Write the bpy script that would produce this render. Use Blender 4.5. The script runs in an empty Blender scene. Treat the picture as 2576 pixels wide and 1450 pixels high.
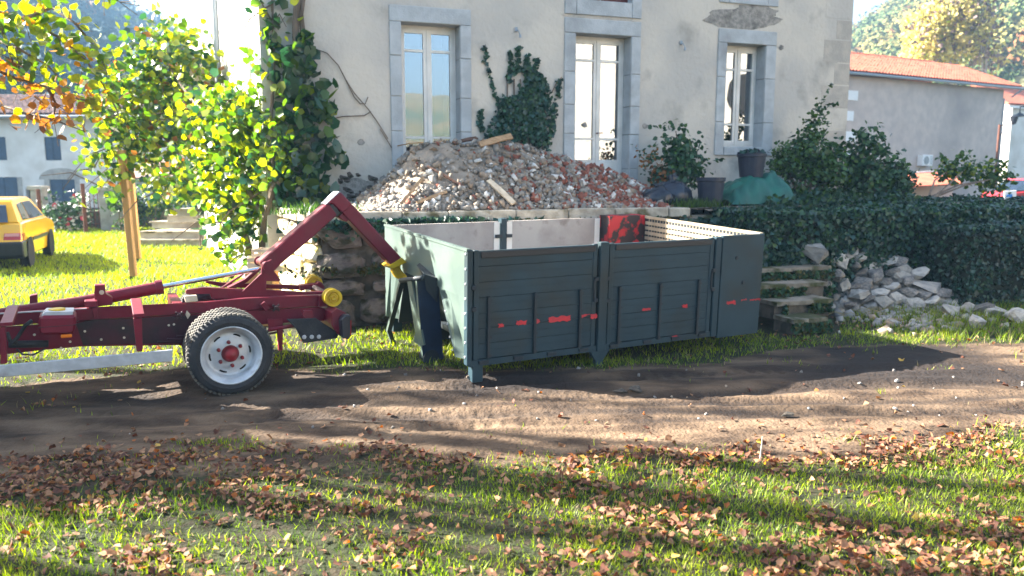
import bpy, bmesh, math, random
import numpy as np
from mathutils import Vector, Matrix, noise
random.seed(7); rng = np.random.default_rng(7)
sc = bpy.context.scene
COL = sc.collection
R = math.radians
# ---------------------------------------------------------------- camera, sky, sun, exposure
CAMZ, FPX, PITCH = 1.9, 2000.0, math.atan(290/2000)
cd = bpy.data.cameras.new('camera'); cam = bpy.data.objects.new('camera', cd); COL.objects.link(cam)
cam.location = (0, 0, CAMZ); cam.rotation_euler = (math.pi/2-PITCH, 0, 0)
cd.sensor_width = 36; cd.lens = 36*FPX/2576; cd.clip_start = .05; cd.clip_end = 4000
sc.camera = cam
cd.dof.use_dof = True; cd.dof.focus_distance = 6.3; cd.dof.aperture_fstop = 1.8
SUN_EL, SUN_AZ = R(31), R(15)            # azimuth: 15 degrees forward of straight left
SUN = Vector((-math.cos(SUN_AZ)*math.cos(SUN_EL), math.sin(SUN_AZ)*math.cos(SUN_EL), math.sin(SUN_EL)))
w = bpy.data.worlds.new('World'); sc.world = w; w.use_nodes = True
nt = w.node_tree; nt.nodes.clear()
sky = nt.nodes.new('ShaderNodeTexSky'); sky.sky_type = 'NISHITA'; sky.sun_disc = False
sky.sun_elevation = SUN_EL; sky.sun_rotation = math.atan2(SUN.x, SUN.y) % (2*math.pi)
sky.air_density = 1.0; sky.dust_density = 4.0; sky.ozone_density = 1.0
bg = nt.nodes.new('ShaderNodeBackground'); bg.inputs[1].default_value = .050
wo = nt.nodes.new('ShaderNodeOutputWorld')
nt.links.new(sky.outputs[0], bg.inputs[0]); nt.links.new(bg.outputs[0], wo.inputs[0])
sd = bpy.data.lights.new('sun', 'SUN'); sd.energy = 5.0; sd.angle = R(.53); sd.color = (1, .93, .82)
so = bpy.data.objects.new('sun', sd); COL.objects.link(so)
so.rotation_euler = (-SUN).to_track_quat('-Z', 'Y').to_euler()
sc.view_settings.view_transform = 'Standard'; sc.view_settings.look = 'None'
sc.view_settings.exposure = 3.2; sc.view_settings.gamma = 1; sc.view_settings.use_curve_mapping = False
sc.render.engine = 'CYCLES'
cy = sc.cycles
cy.max_bounces = 7; cy.diffuse_bounces = 3; cy.glossy_bounces = 3; cy.transmission_bounces = 4; cy.volume_bounces = 0
cy.transparent_max_bounces = 6; cy.use_denoising = True; cy.caustics_reflective = False; cy.caustics_refractive = False
# ---------------------------------------------------------------- projection helpers (photo seen at 2576 x 1450)
CX, CY = 1288.0, 725.0
cp, sp = math.cos(PITCH), math.sin(PITCH)
def ray(u, v):
    a, b = (u-CX)/FPX, (CY-v)/FPX
    return Vector((a, cp+sp*b, -sp+cp*b))
def at(u, v, y):                       # point at world distance y
    r = ray(u, v); t = y/r.y
    return Vector((r.x*t, y, CAMZ+r.z*t))
def gp(u, v, z=0.0):                   # point on a level plane
    r = ray(u, v); t = (z-CAMZ)/r.z
    return Vector((r.x*t, r.y*t, z))
YAW = R(20)
D = Vector((math.cos(YAW), math.sin(YAW), 0)); N = Vector((math.sin(YAW), -math.cos(YAW), 0)); Z = Vector((0, 0, 1))
C0 = Vector((-3.52, 11.47, 0))         # left corner of the house front
CW = Vector((-2.38, 9.56, 0))          # left corner of the terrace wall
def onplane(u, v, o, n):
    r = ray(u, v); c = Vector((0, 0, CAMZ))
    return c+r*((o-c).dot(n)/r.dot(n))
def fc(u, v, off=0.0):                 # pixel -> (s, z) on the house front
    p = onplane(u, v, C0+N*off, N)-C0
    return p.dot(D), p.z
def F(s, z, off=0.0): return C0+D*s+Z*z+N*off
def Wp(t, n, z): return CW+D*t+N*n+Z*z
# ---------------------------------------------------------------- materials
MATS = {}
def mat(name, c1, c2=None, scale=4, rough=.75, bump=.0, bscale=30, metal=0, trans=0, lo=.4, hi=.6, c3=None, s3=1.2, lo3=.55, hi3=.7, spec=.4, rnd=0, detail=6, stretch=None, coat=0):
    m = bpy.data.materials.new(name); m.use_nodes = True; MATS[name] = m
    t = m.node_tree; L = t.links; b = t.nodes['Principled BSDF']
    b.inputs['Roughness'].default_value = rough; b.inputs['Metallic'].default_value = metal
    b.inputs['Specular IOR Level'].default_value = spec
    b.inputs['Coat Weight'].default_value = coat
    tc = t.nodes.new('ShaderNodeTexCoord'); vec = tc.outputs['Object']
    if stretch:
        mp = t.nodes.new('ShaderNodeMapping'); mp.inputs['Scale'].default_value = stretch; L.new(vec, mp.inputs[0]); vec = mp.outputs[0]
    def col4(c): return (c[0], c[1], c[2], 1)
    out = None
    def layer(prev, c, s, a, z, ofs):
        n = t.nodes.new('ShaderNodeTexNoise'); n.inputs['Scale'].default_value = s; n.inputs['Detail'].default_value = detail
        n.noise_dimensions = '4D'; n.inputs['W'].default_value = ofs
        L.new(vec, n.inputs['Vector'])
        mr = t.nodes.new('ShaderNodeMapRange'); mr.inputs[1].default_value = a; mr.inputs[2].default_value = z; L.new(n.outputs[0], mr.inputs[0])
        mx = t.nodes.new('ShaderNodeMix'); mx.data_type = 'RGBA'
        L.new(mr.outputs[0], mx.inputs[0])
        if prev is None: mx.inputs[6].default_value = col4(c1)
        else: L.new(prev, mx.inputs[6])
        mx.inputs[7].default_value = col4(c)
        return mx.outputs[2]
    if c2 is not None: out = layer(None, c2, scale, lo, hi, 1.3)
    if c3 is not None: out = layer(out, c3, s3, lo3, hi3, 5.1)
    if out is None:
        rgb = t.nodes.new('ShaderNodeRGB'); rgb.outputs[0].default_value = col4(c1); out = rgb.outputs[0]
    if rnd:
        oi = t.nodes.new('ShaderNodeObjectInfo'); gm = t.nodes.new('ShaderNodeNewGeometry')
        ad = t.nodes.new('ShaderNodeMath'); ad.operation = 'ADD'; L.new(oi.outputs['Random'], ad.inputs[0]); L.new(gm.outputs['Random Per Island'], ad.inputs[1])
        mr = t.nodes.new('ShaderNodeMapRange'); mr.inputs[1].default_value = 0; mr.inputs[2].default_value = 2
        mr.inputs[3].default_value = 1-rnd; mr.inputs[4].default_value = 1+rnd; L.new(ad.outputs[0], mr.inputs[0])
        hs = t.nodes.new('ShaderNodeHueSaturation'); L.new(mr.outputs[0], hs.inputs['Value']); L.new(out, hs.inputs['Color']); out = hs.outputs[0]
    L.new(out, b.inputs['Base Color'])
    if bump:
        n = t.nodes.new('ShaderNodeTexNoise'); n.inputs['Scale'].default_value = bscale; n.inputs['Detail'].default_value = 5; L.new(vec, n.inputs['Vector'])
        bm_ = t.nodes.new('ShaderNodeBump'); bm_.inputs['Strength'].default_value = bump; bm_.inputs['Distance'].default_value = .02
        L.new(n.outputs[0], bm_.inputs['Height']); L.new(bm_.outputs[0], b.inputs['Normal'])
    if trans:
        tr = t.nodes.new('ShaderNodeBsdfTranslucent'); L.new(out, tr.inputs[0])
        hs2 = t.nodes.new('ShaderNodeHueSaturation'); hs2.inputs['Saturation'].default_value = 1.1; hs2.inputs['Value'].default_value = 1.7
        L.new(out, hs2.inputs['Color']); L.new(hs2.outputs[0], tr.inputs[0])
        ms = t.nodes.new('ShaderNodeMixShader'); ms.inputs[0].default_value = trans
        o = t.nodes['Material Output']; L.new(b.outputs[0], ms.inputs[1]); L.new(tr.outputs[0], ms.inputs[2]); L.new(ms.outputs[0], o.inputs[0])
    return m
def ramp_socket(t, val, pts):
    r = t.nodes.new('ShaderNodeValToRGB'); e = r.color_ramp.elements
    e[0].position, e[0].color = pts[0][0], (*pts[0][1], 1); e[1].position, e[1].color = pts[-1][0], (*pts[-1][1], 1)
    for p, c in pts[1:-1]:
        x = e.new(p); x.color = (*c, 1)
    t.links.new(val, r.inputs[0]); return r.outputs[0]
mat('plaster', (.57,.52,.45), (.47,.44,.40), scale=.9, lo=.42, hi=.58, c3=(.27,.25,.225), s3=1.6, lo3=.54, hi3=.72, rough=.95, bump=.7, bscale=14, detail=9)
mat('plaster_white', (.74,.72,.68), (.60,.57,.52), scale=.8, rough=.95, bump=.3)
mat('plaster_old', (.60,.50,.44), (.50,.42,.38), scale=2.2, lo=.35, hi=.65, c3=(.36,.31,.29), s3=.25, lo3=.5, hi3=.7, rough=.95, bump=.5, bscale=6, detail=8)
mat('surround_stone', (.45,.475,.49), (.37,.39,.405), scale=5, c3=(.25,.255,.26), s3=1.7, lo3=.55, hi3=.75, rough=.9, bump=.35, bscale=40)
mat('quoin_stone', (.47,.42,.36), (.38,.35,.31), scale=5, rough=.95, bump=.5)
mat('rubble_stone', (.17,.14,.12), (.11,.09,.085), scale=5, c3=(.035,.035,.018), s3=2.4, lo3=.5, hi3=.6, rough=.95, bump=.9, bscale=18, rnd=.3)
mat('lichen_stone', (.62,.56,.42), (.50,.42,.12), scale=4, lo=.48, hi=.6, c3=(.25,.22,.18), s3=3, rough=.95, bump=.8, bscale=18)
mat('mortar', (.13,.11,.09), (.055,.05,.04), scale=6, rough=1, bump=1, bscale=12)
mat('coping_stone', (.48,.43,.35), (.33,.29,.23), scale=6, c3=(.12,.10,.05), s3=3.5, lo3=.52, hi3=.62, rough=.95, bump=.7, bscale=25)
mat('step_stone', (.24,.21,.17), (.15,.13,.10), scale=7, c3=(.05,.055,.018), s3=3, lo3=.48, hi3=.56, rough=.95, bump=.7, bscale=25)
mat('moss', (.10,.085,.02), (.04,.04,.012), scale=20, rough=1, bump=1, bscale=60)
mat('pale_rock', (.40,.37,.33), (.25,.24,.23), scale=4, lo=.42, hi=.62, c3=(.34,.27,.18), s3=2.2, rough=.95, bump=.9, bscale=12, rnd=.35)
mat('grey_rock', (.27,.245,.22), (.14,.135,.135), scale=9, lo=.42, hi=.6, c3=(.34,.26,.18), s3=3, rough=.95, bump=.9, bscale=26, rnd=.35)
mat('earth_rubble', (.33,.27,.21), (.20,.165,.13), scale=6, rough=1, bump=1, bscale=30)
mat('rubble_grey', (.38,.345,.30), (.24,.22,.195), scale=12, rough=.95, bump=.6, rnd=.4)
mat('rubble_white', (.70,.68,.64), (.55,.53,.5), scale=12, rough=.9, bump=.3, rnd=.2)
mat('rubble_red', (.32,.10,.06), (.22,.08,.055), scale=12, rough=.9, bump=.4, rnd=.35)
mat('rubble_tan', (.34,.26,.19), (.24,.185,.135), scale=12, rough=.9, bump=.4, rnd=.3)
mat('wood_plank', (.42,.27,.15), (.30,.19,.10), scale=9, rough=.8, bump=.4, stretch=(1,6,6))
mat('wood_pale', (.66,.56,.42), (.52,.42,.3), scale=9, rough=.8, bump=.4)
mat('wood_dark', (.16,.08,.05), (.09,.05,.035), scale=9, rough=.9, bump=.4)
mat('wood_orange', (.50,.27,.09), (.40,.21,.07), scale=3, rough=.75, bump=.3, stretch=(8,8,.7))
mat('window_paint', (.76,.74,.70), (.64,.62,.58), scale=3, rough=.45)
mat('truck_red', (.155,.010,.025), (.12,.009,.021), scale=5, rough=.45, c3=(.10,.035,.035), s3=2.5, lo3=.52, hi3=.75, bump=.12, bscale=25, spec=.25)
mat('truck_dark', (.05,.008,.014), (.022,.011,.012), scale=5, rough=.6, bump=.2)
mat('steel_chrome', (.62,.66,.70), rough=.18, metal=1)
mat('aluminium', (.46,.48,.51), (.38,.40,.43), scale=14, rough=.5, metal=.35, bump=.1, c3=(.28,.28,.29), s3=5, lo3=.6, hi3=.75)
mat('rim_paint', (.56,.59,.62), (.44,.46,.48), scale=8, rough=.45, metal=.25, c3=(.25,.23,.2), s3=6, lo3=.58, hi3=.72)
mat('rubber', (.016,.018,.022), (.03,.03,.032), scale=9, rough=.75, bump=.4, bscale=60)
mat('rubber_dusty', (.13,.12,.10), (.06,.058,.055), scale=14, rough=.95, bump=.5, bscale=60)
mat('black_plastic', (.012,.014,.02), (.02,.022,.03), scale=9, rough=.4)
mat('yellow_paint', (.62,.41,.012), (.45,.28,.01), scale=8, rough=.4, c3=(.22,.13,.02), s3=5, lo3=.6, hi3=.75)
mat('hub_red', (.26,.012,.018), (.16,.012,.016), scale=12, rough=.5)
mat('orange_lens', (.65,.16,.01), rough=.2)
mat('container_paint', (.025,.050,.064), (.020,.042,.055), scale=3, rough=.5, c3=(.030,.036,.034), s3=1.5, lo3=.5, hi3=.7, bump=.06, bscale=10, spec=.22)
mat('container_front_lit', (.105,.145,.13), (.08,.115,.105), scale=3, rough=.4, bump=.06, bscale=10, coat=.25)  # same container, paint lightened for the sun falling on this end
mat('container_dark', (.012,.02,.027), (.018,.025,.03), scale=6, rough=.6)
mat('container_navy_shade', (.012,.026,.062), (.01,.02,.045), scale=6, rough=.5)  # shaded faces of the lifting beam, shade put into the colour
mat('container_inner', (.40,.37,.345), (.28,.25,.235), scale=2.4, lo=.42, hi=.62, rough=.8, c3=(.20,.165,.15), s3=6, lo3=.55, hi3=.7, bump=.1)
mat('worn_red', (.40,.012,.018), (.025,.014,.016), scale=7, lo=.47, hi=.52, rough=.55)
mat('scrape_red', (.60,.035,.045), (.45,.04,.05), scale=20, rough=.6)
mat('grid_wood', (.42,.34,.24), (.32,.25,.17), scale=6, rough=.9)
mat('black_edge', (.02,.02,.022), rough=.5)
mat('bag_plastic', (.012,.016,.028), (.02,.03,.05), scale=5, rough=.25, bump=.6, bscale=9)
mat('pot_plastic', (.010,.016,.036), (.016,.022,.04), scale=9, rough=.5)
mat('tarp', (.008,.105,.08), (.006,.075,.06), scale=4, rough=.5, bump=.3, bscale=14)
mat('ivy_leaf', (.014,.052,.026), (.024,.074,.034), scale=3, rough=.45, trans=.12, rnd=.5, spec=.35)
mat('ivy_blue', (.018,.066,.052), (.010,.038,.034), scale=3, rough=.4, trans=.1, rnd=.5)
mat('shrub_leaf', (.045,.105,.022), (.03,.075,.02), scale=3, rough=.5, trans=.2, rnd=.5)
mat('vine_green', (.05,.105,.012), (.07,.14,.014), scale=3, rough=.3, trans=.5, rnd=.4, spec=.7)
mat('vine_deep', (.02,.075,.028), (.014,.052,.02), scale=3, rough=.3, trans=.25, rnd=.4, spec=.7)
mat('vine_yellow', (.25,.28,.014), (.16,.21,.014), scale=3, rough=.3, trans=.5, rnd=.35, spec=.7)
mat('leaf_brown', (.22,.09,.03), (.30,.13,.04), scale=3, rough=.6, trans=.35, rnd=.4)
mat('leaf_orange', (.50,.24,.02), (.40,.17,.02), scale=3, rough=.55, trans=.45, rnd=.3)
mat('litter_tan', (.34,.185,.10), (.22,.11,.055), scale=30, rough=.75, trans=.15, rnd=.4)
mat('litter_brown', (.16,.058,.03), (.08,.03,.018), scale=30, rough=.75, trans=.12, rnd=.4)
mat('litter_orange', (.36,.11,.02), (.26,.08,.02), scale=30, rough=.7, trans=.25, rnd=.3)
mat('litter_yellow', (.55,.36,.06), (.4,.26,.06), scale=30, rough=.7, trans=.25, rnd=.3)
mat('grass_blade', (.05,.10,.006), (.13,.18,.010), scale=2, rough=.55, trans=.4, rnd=.45)
mat('grass_lawn', (.17,.25,.010), (.26,.32,.014), scale=2, rough=.55, trans=.45, rnd=.4)
mat('grass_dry', (.26,.22,.10), (.2,.17,.08), scale=2, rough=.7, trans=.3, rnd=.3)
mat('bark', (.20,.15,.11), (.11,.08,.06), scale=9, rough=.95, bump=.9, bscale=25, stretch=(1,1,.3))
mat('bark_pale', (.48,.44,.38), (.30,.26,.22), scale=9, rough=.95, bump=.4)
mat('hill_forest', (.06,.075,.03), (.14,.11,.045), scale=.03, rough=1, c3=(.12,.075,.03), s3=.06, detail=10)
mat('forest_green', (.075,.115,.035), (.10,.14,.04), scale=.05, rough=1, rnd=.5)
mat('forest_olive', (.17,.165,.045), (.21,.18,.05), scale=.05, rough=1, rnd=.5)
mat('forest_rust', (.20,.08,.03), (.15,.08,.03), scale=.05, rough=1, rnd=.4)
mat('birch_leaf', (.55,.47,.16), (.44,.40,.13), scale=.6, rough=.7, trans=.35, rnd=.35)
mat('forest_haze_blue', (.016,.045,.050), (.022,.055,.055), scale=.05, rough=1, rnd=.4)  # blue of haze and shade on the left ridge put into the tree colour
mat('twig_haze', (.30,.21,.18), (.15,.11,.10), scale=1, rough=.9, rnd=.3)
mat('tile_red', (.40,.115,.065), (.29,.085,.05), scale=3, rough=.9, rnd=.35, bump=.2)
mat('tile_brown', (.22,.12,.10), (.14,.085,.075), scale=2, rough=.9, rnd=.4, bump=.2)
mat('zinc', (.30,.34,.38), rough=.45, metal=.3)
mat('shutter_blue', (.03,.065,.12), (.025,.05,.09), scale=4, rough=.6)
mat('shutter_red', (.10,.02,.02), rough=.6)
mat('dark_interior', (.012,.012,.013), rough=.9)
mat('curtain', (.55,.51,.44), (.45,.42,.37), scale=3, rough=.9)
mat('car_yellow', (.80,.44,.012), (.76,.41,.011), scale=2, rough=.25, coat=.6)
mat('car_red', (.38,.02,.025), rough=.3, coat=.5)
mat('tail_red', (.42,.02,.03), rough=.2, coat=.5)
mat('tail_pale', (.60,.25,.22), rough=.2, coat=.5)
mat('white_paint', (.8,.8,.8), rough=.5)
mat('sign_blue', (.02,.22,.62), rough=.4)
mat('sign_green', (.03,.22,.10), rough=.5)
mat('concrete', (.42,.40,.36), (.32,.30,.27), scale=4, rough=.95, bump=.5)
mat('rust', (.16,.06,.03), (.1,.04,.03), scale=9, rough=.9)
mat('rose_pink', (.55,.06,.09), rough=.6)
mat('rose_white', (.75,.70,.66), rough=.6)
mat('bramble_leaf', (.05,.11,.05), (.07,.14,.05), scale=4, rough=.5, trans=.2, rnd=.4)
def glassmat(name, refl, tint):
    m = bpy.data.materials.new(name); m.use_nodes = True; MATS[name] = m; t = m.node_tree; L = t.links
    t.nodes.remove(t.nodes['Principled BSDF'])
    g = t.nodes.new('ShaderNodeBsdfGlossy'); g.inputs[0].default_value = (.93,.96,1,1); g.inputs[1].default_value = .008
    tr = t.nodes.new('ShaderNodeBsdfTransparent'); tr.inputs[0].default_value = tint
    lw = t.nodes.new('ShaderNodeFresnel'); lw.inputs[0].default_value = 1.5
    ad = t.nodes.new('ShaderNodeMath'); ad.operation = 'ADD'; ad.use_clamp = True; ad.inputs[1].default_value = refl; L.new(lw.outputs[0], ad.inputs[0])
    tcn = t.nodes.new('ShaderNodeTexCoord'); nz = t.nodes.new('ShaderNodeTexNoise'); nz.inputs['Scale'].default_value = 1.6; L.new(tcn.outputs['Object'], nz.inputs['Vector'])
    bp = t.nodes.new('ShaderNodeBump'); bp.inputs['Strength'].default_value = .05; bp.inputs['Distance'].default_value = .03; L.new(nz.outputs[0], bp.inputs['Height']); L.new(bp.outputs[0], g.inputs['Normal'])
    ms = t.nodes.new('ShaderNodeMixShader'); L.new(ad.outputs[0], ms.inputs[0]); L.new(tr.outputs[0], ms.inputs[1]); L.new(g.outputs[0], ms.inputs[2])
    L.new(ms.outputs[0], t.nodes['Material Output'].inputs[0]); return m
glassmat('window_glass', .26, (.55,.6,.6,1)); glassmat('car_glass', .10, (.10,.16,.22,1))
# ---------------------------------------------------------------- mesh helpers
WM = {}
def wm(o): return WM.get(o.name, Matrix.Identity(4)) if o else Matrix.Identity(4)
def props(o, label=None, cat=None, group=None, kind=None):
    if label: o['label'] = label
    if cat: o['category'] = cat
    if group: o['group'] = group
    if kind: o['kind'] = kind
    return o
def thing(name, loc, label, cat, group=None, rot=None):
    o = bpy.data.objects.new(name, None); COL.objects.link(o); o.empty_display_size = .1
    M = Matrix.Translation(Vector(loc))
    if rot is not None: M = M @ rot.to_4x4()
    o.matrix_world = M; WM[o.name] = M
    return props(o, label, cat, group)
def link(name, me, parent=None, M=None):
    o = bpy.data.objects.new(name, me); COL.objects.link(o)
    if parent: o.parent = parent
    if M is not None: o.matrix_basis = M
    WM[o.name] = wm(parent) @ (M if M is not None else Matrix.Identity(4))
    return o
class MB:
    def __init__(s): s.v = []; s.f = []; s.m = []
    def add(s, vs, fs, m=0):
        k = len(s.v); s.v += [tuple(x) for x in vs]; s.f += [tuple(i+k for i in f) for f in fs]; s.m += [m]*len(fs); return s
    def box(s, c, d, M=None, m=0, taper=None):
        vs = []
        for z in (-1, 1):
            k = taper if (taper and z > 0) else 1
            for x, y in ((-1,-1),(1,-1),(1,1),(-1,1)): vs.append(Vector((x*d[0]/2*k, y*d[1]/2*k, z*d[2]/2)))
        if M is not None: vs = [M @ q for q in vs]
        c = Vector(c)
        return s.add([c+q for q in vs], [(0,3,2,1),(4,5,6,7),(0,1,5,4),(1,2,6,5),(2,3,7,6),(3,0,4,7)], m)
    def frame(s, a, ex, ey, ez, m=0):      # parallelepiped, corner + three edges
        a = Vector(a); P = [a, a+ex, a+ex+ey, a+ey]; P += [q+ez for q in P]
        return s.add(P, [(0,3,2,1),(4,5,6,7),(0,1,5,4),(1,2,6,5),(2,3,7,6),(3,0,4,7)], m)
    def prism(s, pts, ext, m=0):            # polygon of 3D points extruded by vector
        n = len(pts); P = [Vector(p) for p in pts]; Q = [p+Vector(ext) for p in P]
        return s.add(P+Q, [tuple(range(n))[::-1], tuple(range(n, 2*n))]+[(i,(i+1)%n,(i+1)%n+n,i+n) for i in range(n)], m)
    def tube(s, pts, r, n=8, m=0, cap=True):
        pts = [Vector(p) for p in pts]; rs = r if isinstance(r, (list, tuple)) else [r]*len(pts); vs = []; fs = []
        up = Vector((.13,.21,.97))
        for i, p in enumerate(pts):
            t = (pts[min(i+1, len(pts)-1)]-pts[max(i-1, 0)]).normalized()
            a = t.cross(up)
            if a.length < .05: a = t.cross(Vector((1, 0, 0)))
            a.normalize(); b = t.cross(a)
            for k in range(n):
                th = 2*math.pi*k/n; vs.append(p+(a*math.cos(th)+b*math.sin(th))*rs[i])
        for i in range(len(pts)-1):
            for k in range(n): fs.append((i*n+k, i*n+(k+1)%n, (i+1)*n+(k+1)%n, (i+1)*n+k))
        if cap: fs += [tuple(range(n))[::-1], tuple(range((len(pts)-1)*n, len(pts)*n))]
        return s.add(vs, fs, m)
    def lathe(s, o, axis, prof, n=32, m=0):   # prof: (radius, along axis)
        o, ax = Vector(o), Vector(axis).normalized(); a = ax.orthogonal().normalized(); b = ax.cross(a); vs = []; fs = []
        for r_, h in prof:
            for k in range(n):
                th = 2*math.pi*k/n; vs.append(o+ax*h+(a*math.cos(th)+b*math.sin(th))*r_)
        for i in range(len(prof)-1):
            for k in range(n): fs.append((i*n+k, i*n+(k+1)%n, (i+1)*n+(k+1)%n, (i+1)*n+k))
        return s.add(vs, fs, m)
    def build(s, name, mats, parent=None, local=False, smooth=False, bevel=0, **kw):
        if isinstance(mats, str): mats = [mats]
        vs = s.v
        if parent is not None and not local:
            I = wm(parent).inverted(); vs = [tuple(I @ Vector(q)) for q in vs]
        me = bpy.data.meshes.new(name); me.from_pydata(vs, [], s.f)
        for x in mats: me.materials.append(MATS[x])
        me.polygons.foreach_set('material_index', s.m)
        if bevel:
            b = bmesh.new(); b.from_mesh(me); bmesh.ops.recalc_face_normals(b, faces=b.faces)
            bmesh.ops.bevel(b, geom=list(b.edges), offset=bevel, segments=1, affect='EDGES'); b.to_mesh(me); b.free()
        if smooth: me.polygons.foreach_set('use_smooth', [True]*len(me.polygons))
        me.update()
        o = link(name, me, parent); return props(o, **kw)
def npmesh(name, V, Fq, mats, mi=None, smooth=False):
    me = bpy.data.meshes.new(name); V = np.asarray(V, np.float32); Fq = np.asarray(Fq, np.int32); k = Fq.shape[1]
    me.vertices.add(len(V)); me.vertices.foreach_set('co', V.ravel())
    me.loops.add(Fq.size); me.loops.foreach_set('vertex_index', Fq.ravel())
    me.polygons.add(len(Fq)); me.polygons.foreach_set('loop_start', np.arange(len(Fq), dtype=np.int32)*k)
    for x in mats: me.materials.append(MATS[x])
    if mi is not None: me.polygons.foreach_set('material_index', np.asarray(mi, np.int32))
    if smooth: me.polygons.foreach_set('use_smooth', np.ones(len(Fq), bool))
    me.update(calc_edges=True); me.validate(); return me
LEAF = np.array([(0,0,0),(-.34,.18,.07),(-.36,.55,.10),(0,1,0),(.36,.55,.10),(.34,.18,.07)], float)   # a folded leaf, two quads
IVYL = np.array([(0,0,0),(-.5,.1,.08),(-.3,.6,.05),(0,1,-.05),(.3,.6,.05),(.5,.1,.08)], float)
ROUND = np.array([(0,0,0),(-.42,.08,.06),(-.5,.6,.05),(0,1,-.12),(.5,.6,.05),(.42,.08,.06)], float)
LF = np.array([(0,1,2,3),(0,3,4,5)])
def rotmats(n, nrm=None, spread=1.0):
    nz = rng.normal(size=(n, 3))
    if nrm is not None: nz = nrm+nz*spread
    nz /= np.linalg.norm(nz, axis=1)[:, None]+1e-9
    t = rng.normal(size=(n, 3)); y = t-nz*(t*nz).sum(1)[:, None]; y /= np.linalg.norm(y, axis=1)[:, None]+1e-9
    x = np.cross(y, nz); return np.stack([x, y, nz], axis=2)      # columns
def leaves(P, size, mats, weights, shape=LEAF, nrm=None, spread=1.0, var=.35, name='foliage', parent=None, hang=0, jit=0, **kw):
    n = len(P); Rm = rotmats(n, nrm, spread)
    if hang:
        Rm[:, 2, 1] -= hang*2; Rm[:, :, 1] /= np.linalg.norm(Rm[:, :, 1], axis=1)[:, None]
    sz = size*(1+var*rng.uniform(-1, 1, n)); sh = np.repeat(shape[None]-[0,.5,0], n, 0)
    sh[:, :, 2] *= rng.uniform(-1, 2.2, n)[:, None]
    if jit: sh += rng.normal(0, jit, sh.shape); sh[:, :, 0] *= rng.uniform(.55, 1.25, n)[:, None]
    V = np.einsum('nij,nkj->nki', Rm, sh)*sz[:, None, None]+P[:, None, :]
    Fq = (LF[None]+(np.arange(n)*6)[:, None, None]).reshape(-1, 4)
    mi = np.repeat(rng.choice(len(mats), n, p=np.array(weights)/sum(weights)), 2)
    V = V.reshape(-1, 3)
    if parent is not None:
        L = np.array(wm(parent).translation); V = V-L
    me = npmesh(name, V, Fq, mats, mi); o = link(name, me, parent)
    return props(o, kind='stuff', **kw)
def single_leaves(P, size, mats, weights, shape, nrm, spread, name, parent, hang=0, sx=1, **kw):
    meshes = [npmesh(name, (shape-[0,.5,0])*[1,1,s], LF, [m]) for m in mats for s in (.6, 1.6, -1)]
    pick = rng.choice(len(mats), len(P), p=np.array(weights)/sum(weights)); n = len(P)
    Rm = rotmats(n, nrm, spread); L = wm(parent).translation if parent else Vector((0, 0, 0))
    for i in range(n):
        A = Rm[i]
        if hang: A[2, 1] -= hang*2; A[:, 1] /= np.linalg.norm(A[:, 1])
        M = Matrix(A.tolist()).to_4x4(); s = size*random.uniform(.7, 1.3)
        M = Matrix.Translation(Vector(P[i])-L) @ M @ Matrix.Scale(s, 4)
        o = link(name, meshes[pick[i]*3+random.randrange(3)], parent, M)
        props(o, **kw)
def ell(c, r, n, shell=.5):
    q = rng.normal(size=(n, 3)); q /= np.linalg.norm(q, axis=1)[:, None]; k = rng.uniform(shell**3, 1, n)**(1/3)
    return np.array(c)+q*k[:, None]*np.array(r), q
def clumps(cl, n, shell=.5):
    vol = np.array([c[1][0]*c[1][1]*c[1][2] if hasattr(c[1], '__len__') else c[1]**3 for c in cl])**.75; vol /= vol.sum(); P = []; Q = []
    for c, f in zip(cl, vol):
        r = c[1] if hasattr(c[1], '__len__') else (c[1],)*3
        a, b = ell(c[0], r, max(3, int(n*f)), shell); P.append(a); Q.append(b)
    return np.concatenate(P), np.concatenate(Q)
def rockmesh(name, mats, n=11, sq=(1,1,1), rough=.0, seed=0, box=.55):
    rr = random.Random(seed); b = bmesh.new()
    for i in range(n):
        q = Vector((rr.gauss(0,1), rr.gauss(0,1), rr.gauss(0,1))).normalized(); m = max(abs(q.x), abs(q.y), abs(q.z))
        q = q*(1-box)+q/m*box*.8; q *= rr.uniform(.8, 1.05)*.5
        b.verts.new((q.x*sq[0], q.y*sq[1], q.z*sq[2]))
    bmesh.ops.convex_hull(b, input=list(b.verts))
    for v in [v for v in b.verts if not v.link_faces]: b.verts.remove(v)
    if rough:
        bmesh.ops.bevel(b, geom=list(b.edges), offset=.02, segments=1, affect='EDGES')
    bmesh.ops.recalc_face_normals(b, faces=b.faces)
    me = bpy.data.meshes.new(name); b.to_mesh(me); b.free()
    for x in mats: me.materials.append(MATS[x])
    return me
def rmat(): return Matrix.Rotation(random.uniform(0, 6.28), 3, Vector((random.gauss(0,1), random.gauss(0,1), random.gauss(0,1))).normalized())
def basis(x, y, z): return Matrix((x, y, z)).transposed()
def fbm(x, y, s=1.0, o=4):
    a = 0; k = 1; t = 0
    for i in range(o): a += k*noise.noise(Vector((x*s, y*s, 3.1*i))); t += k; k *= .5; s *= 2
    return a/t
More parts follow.
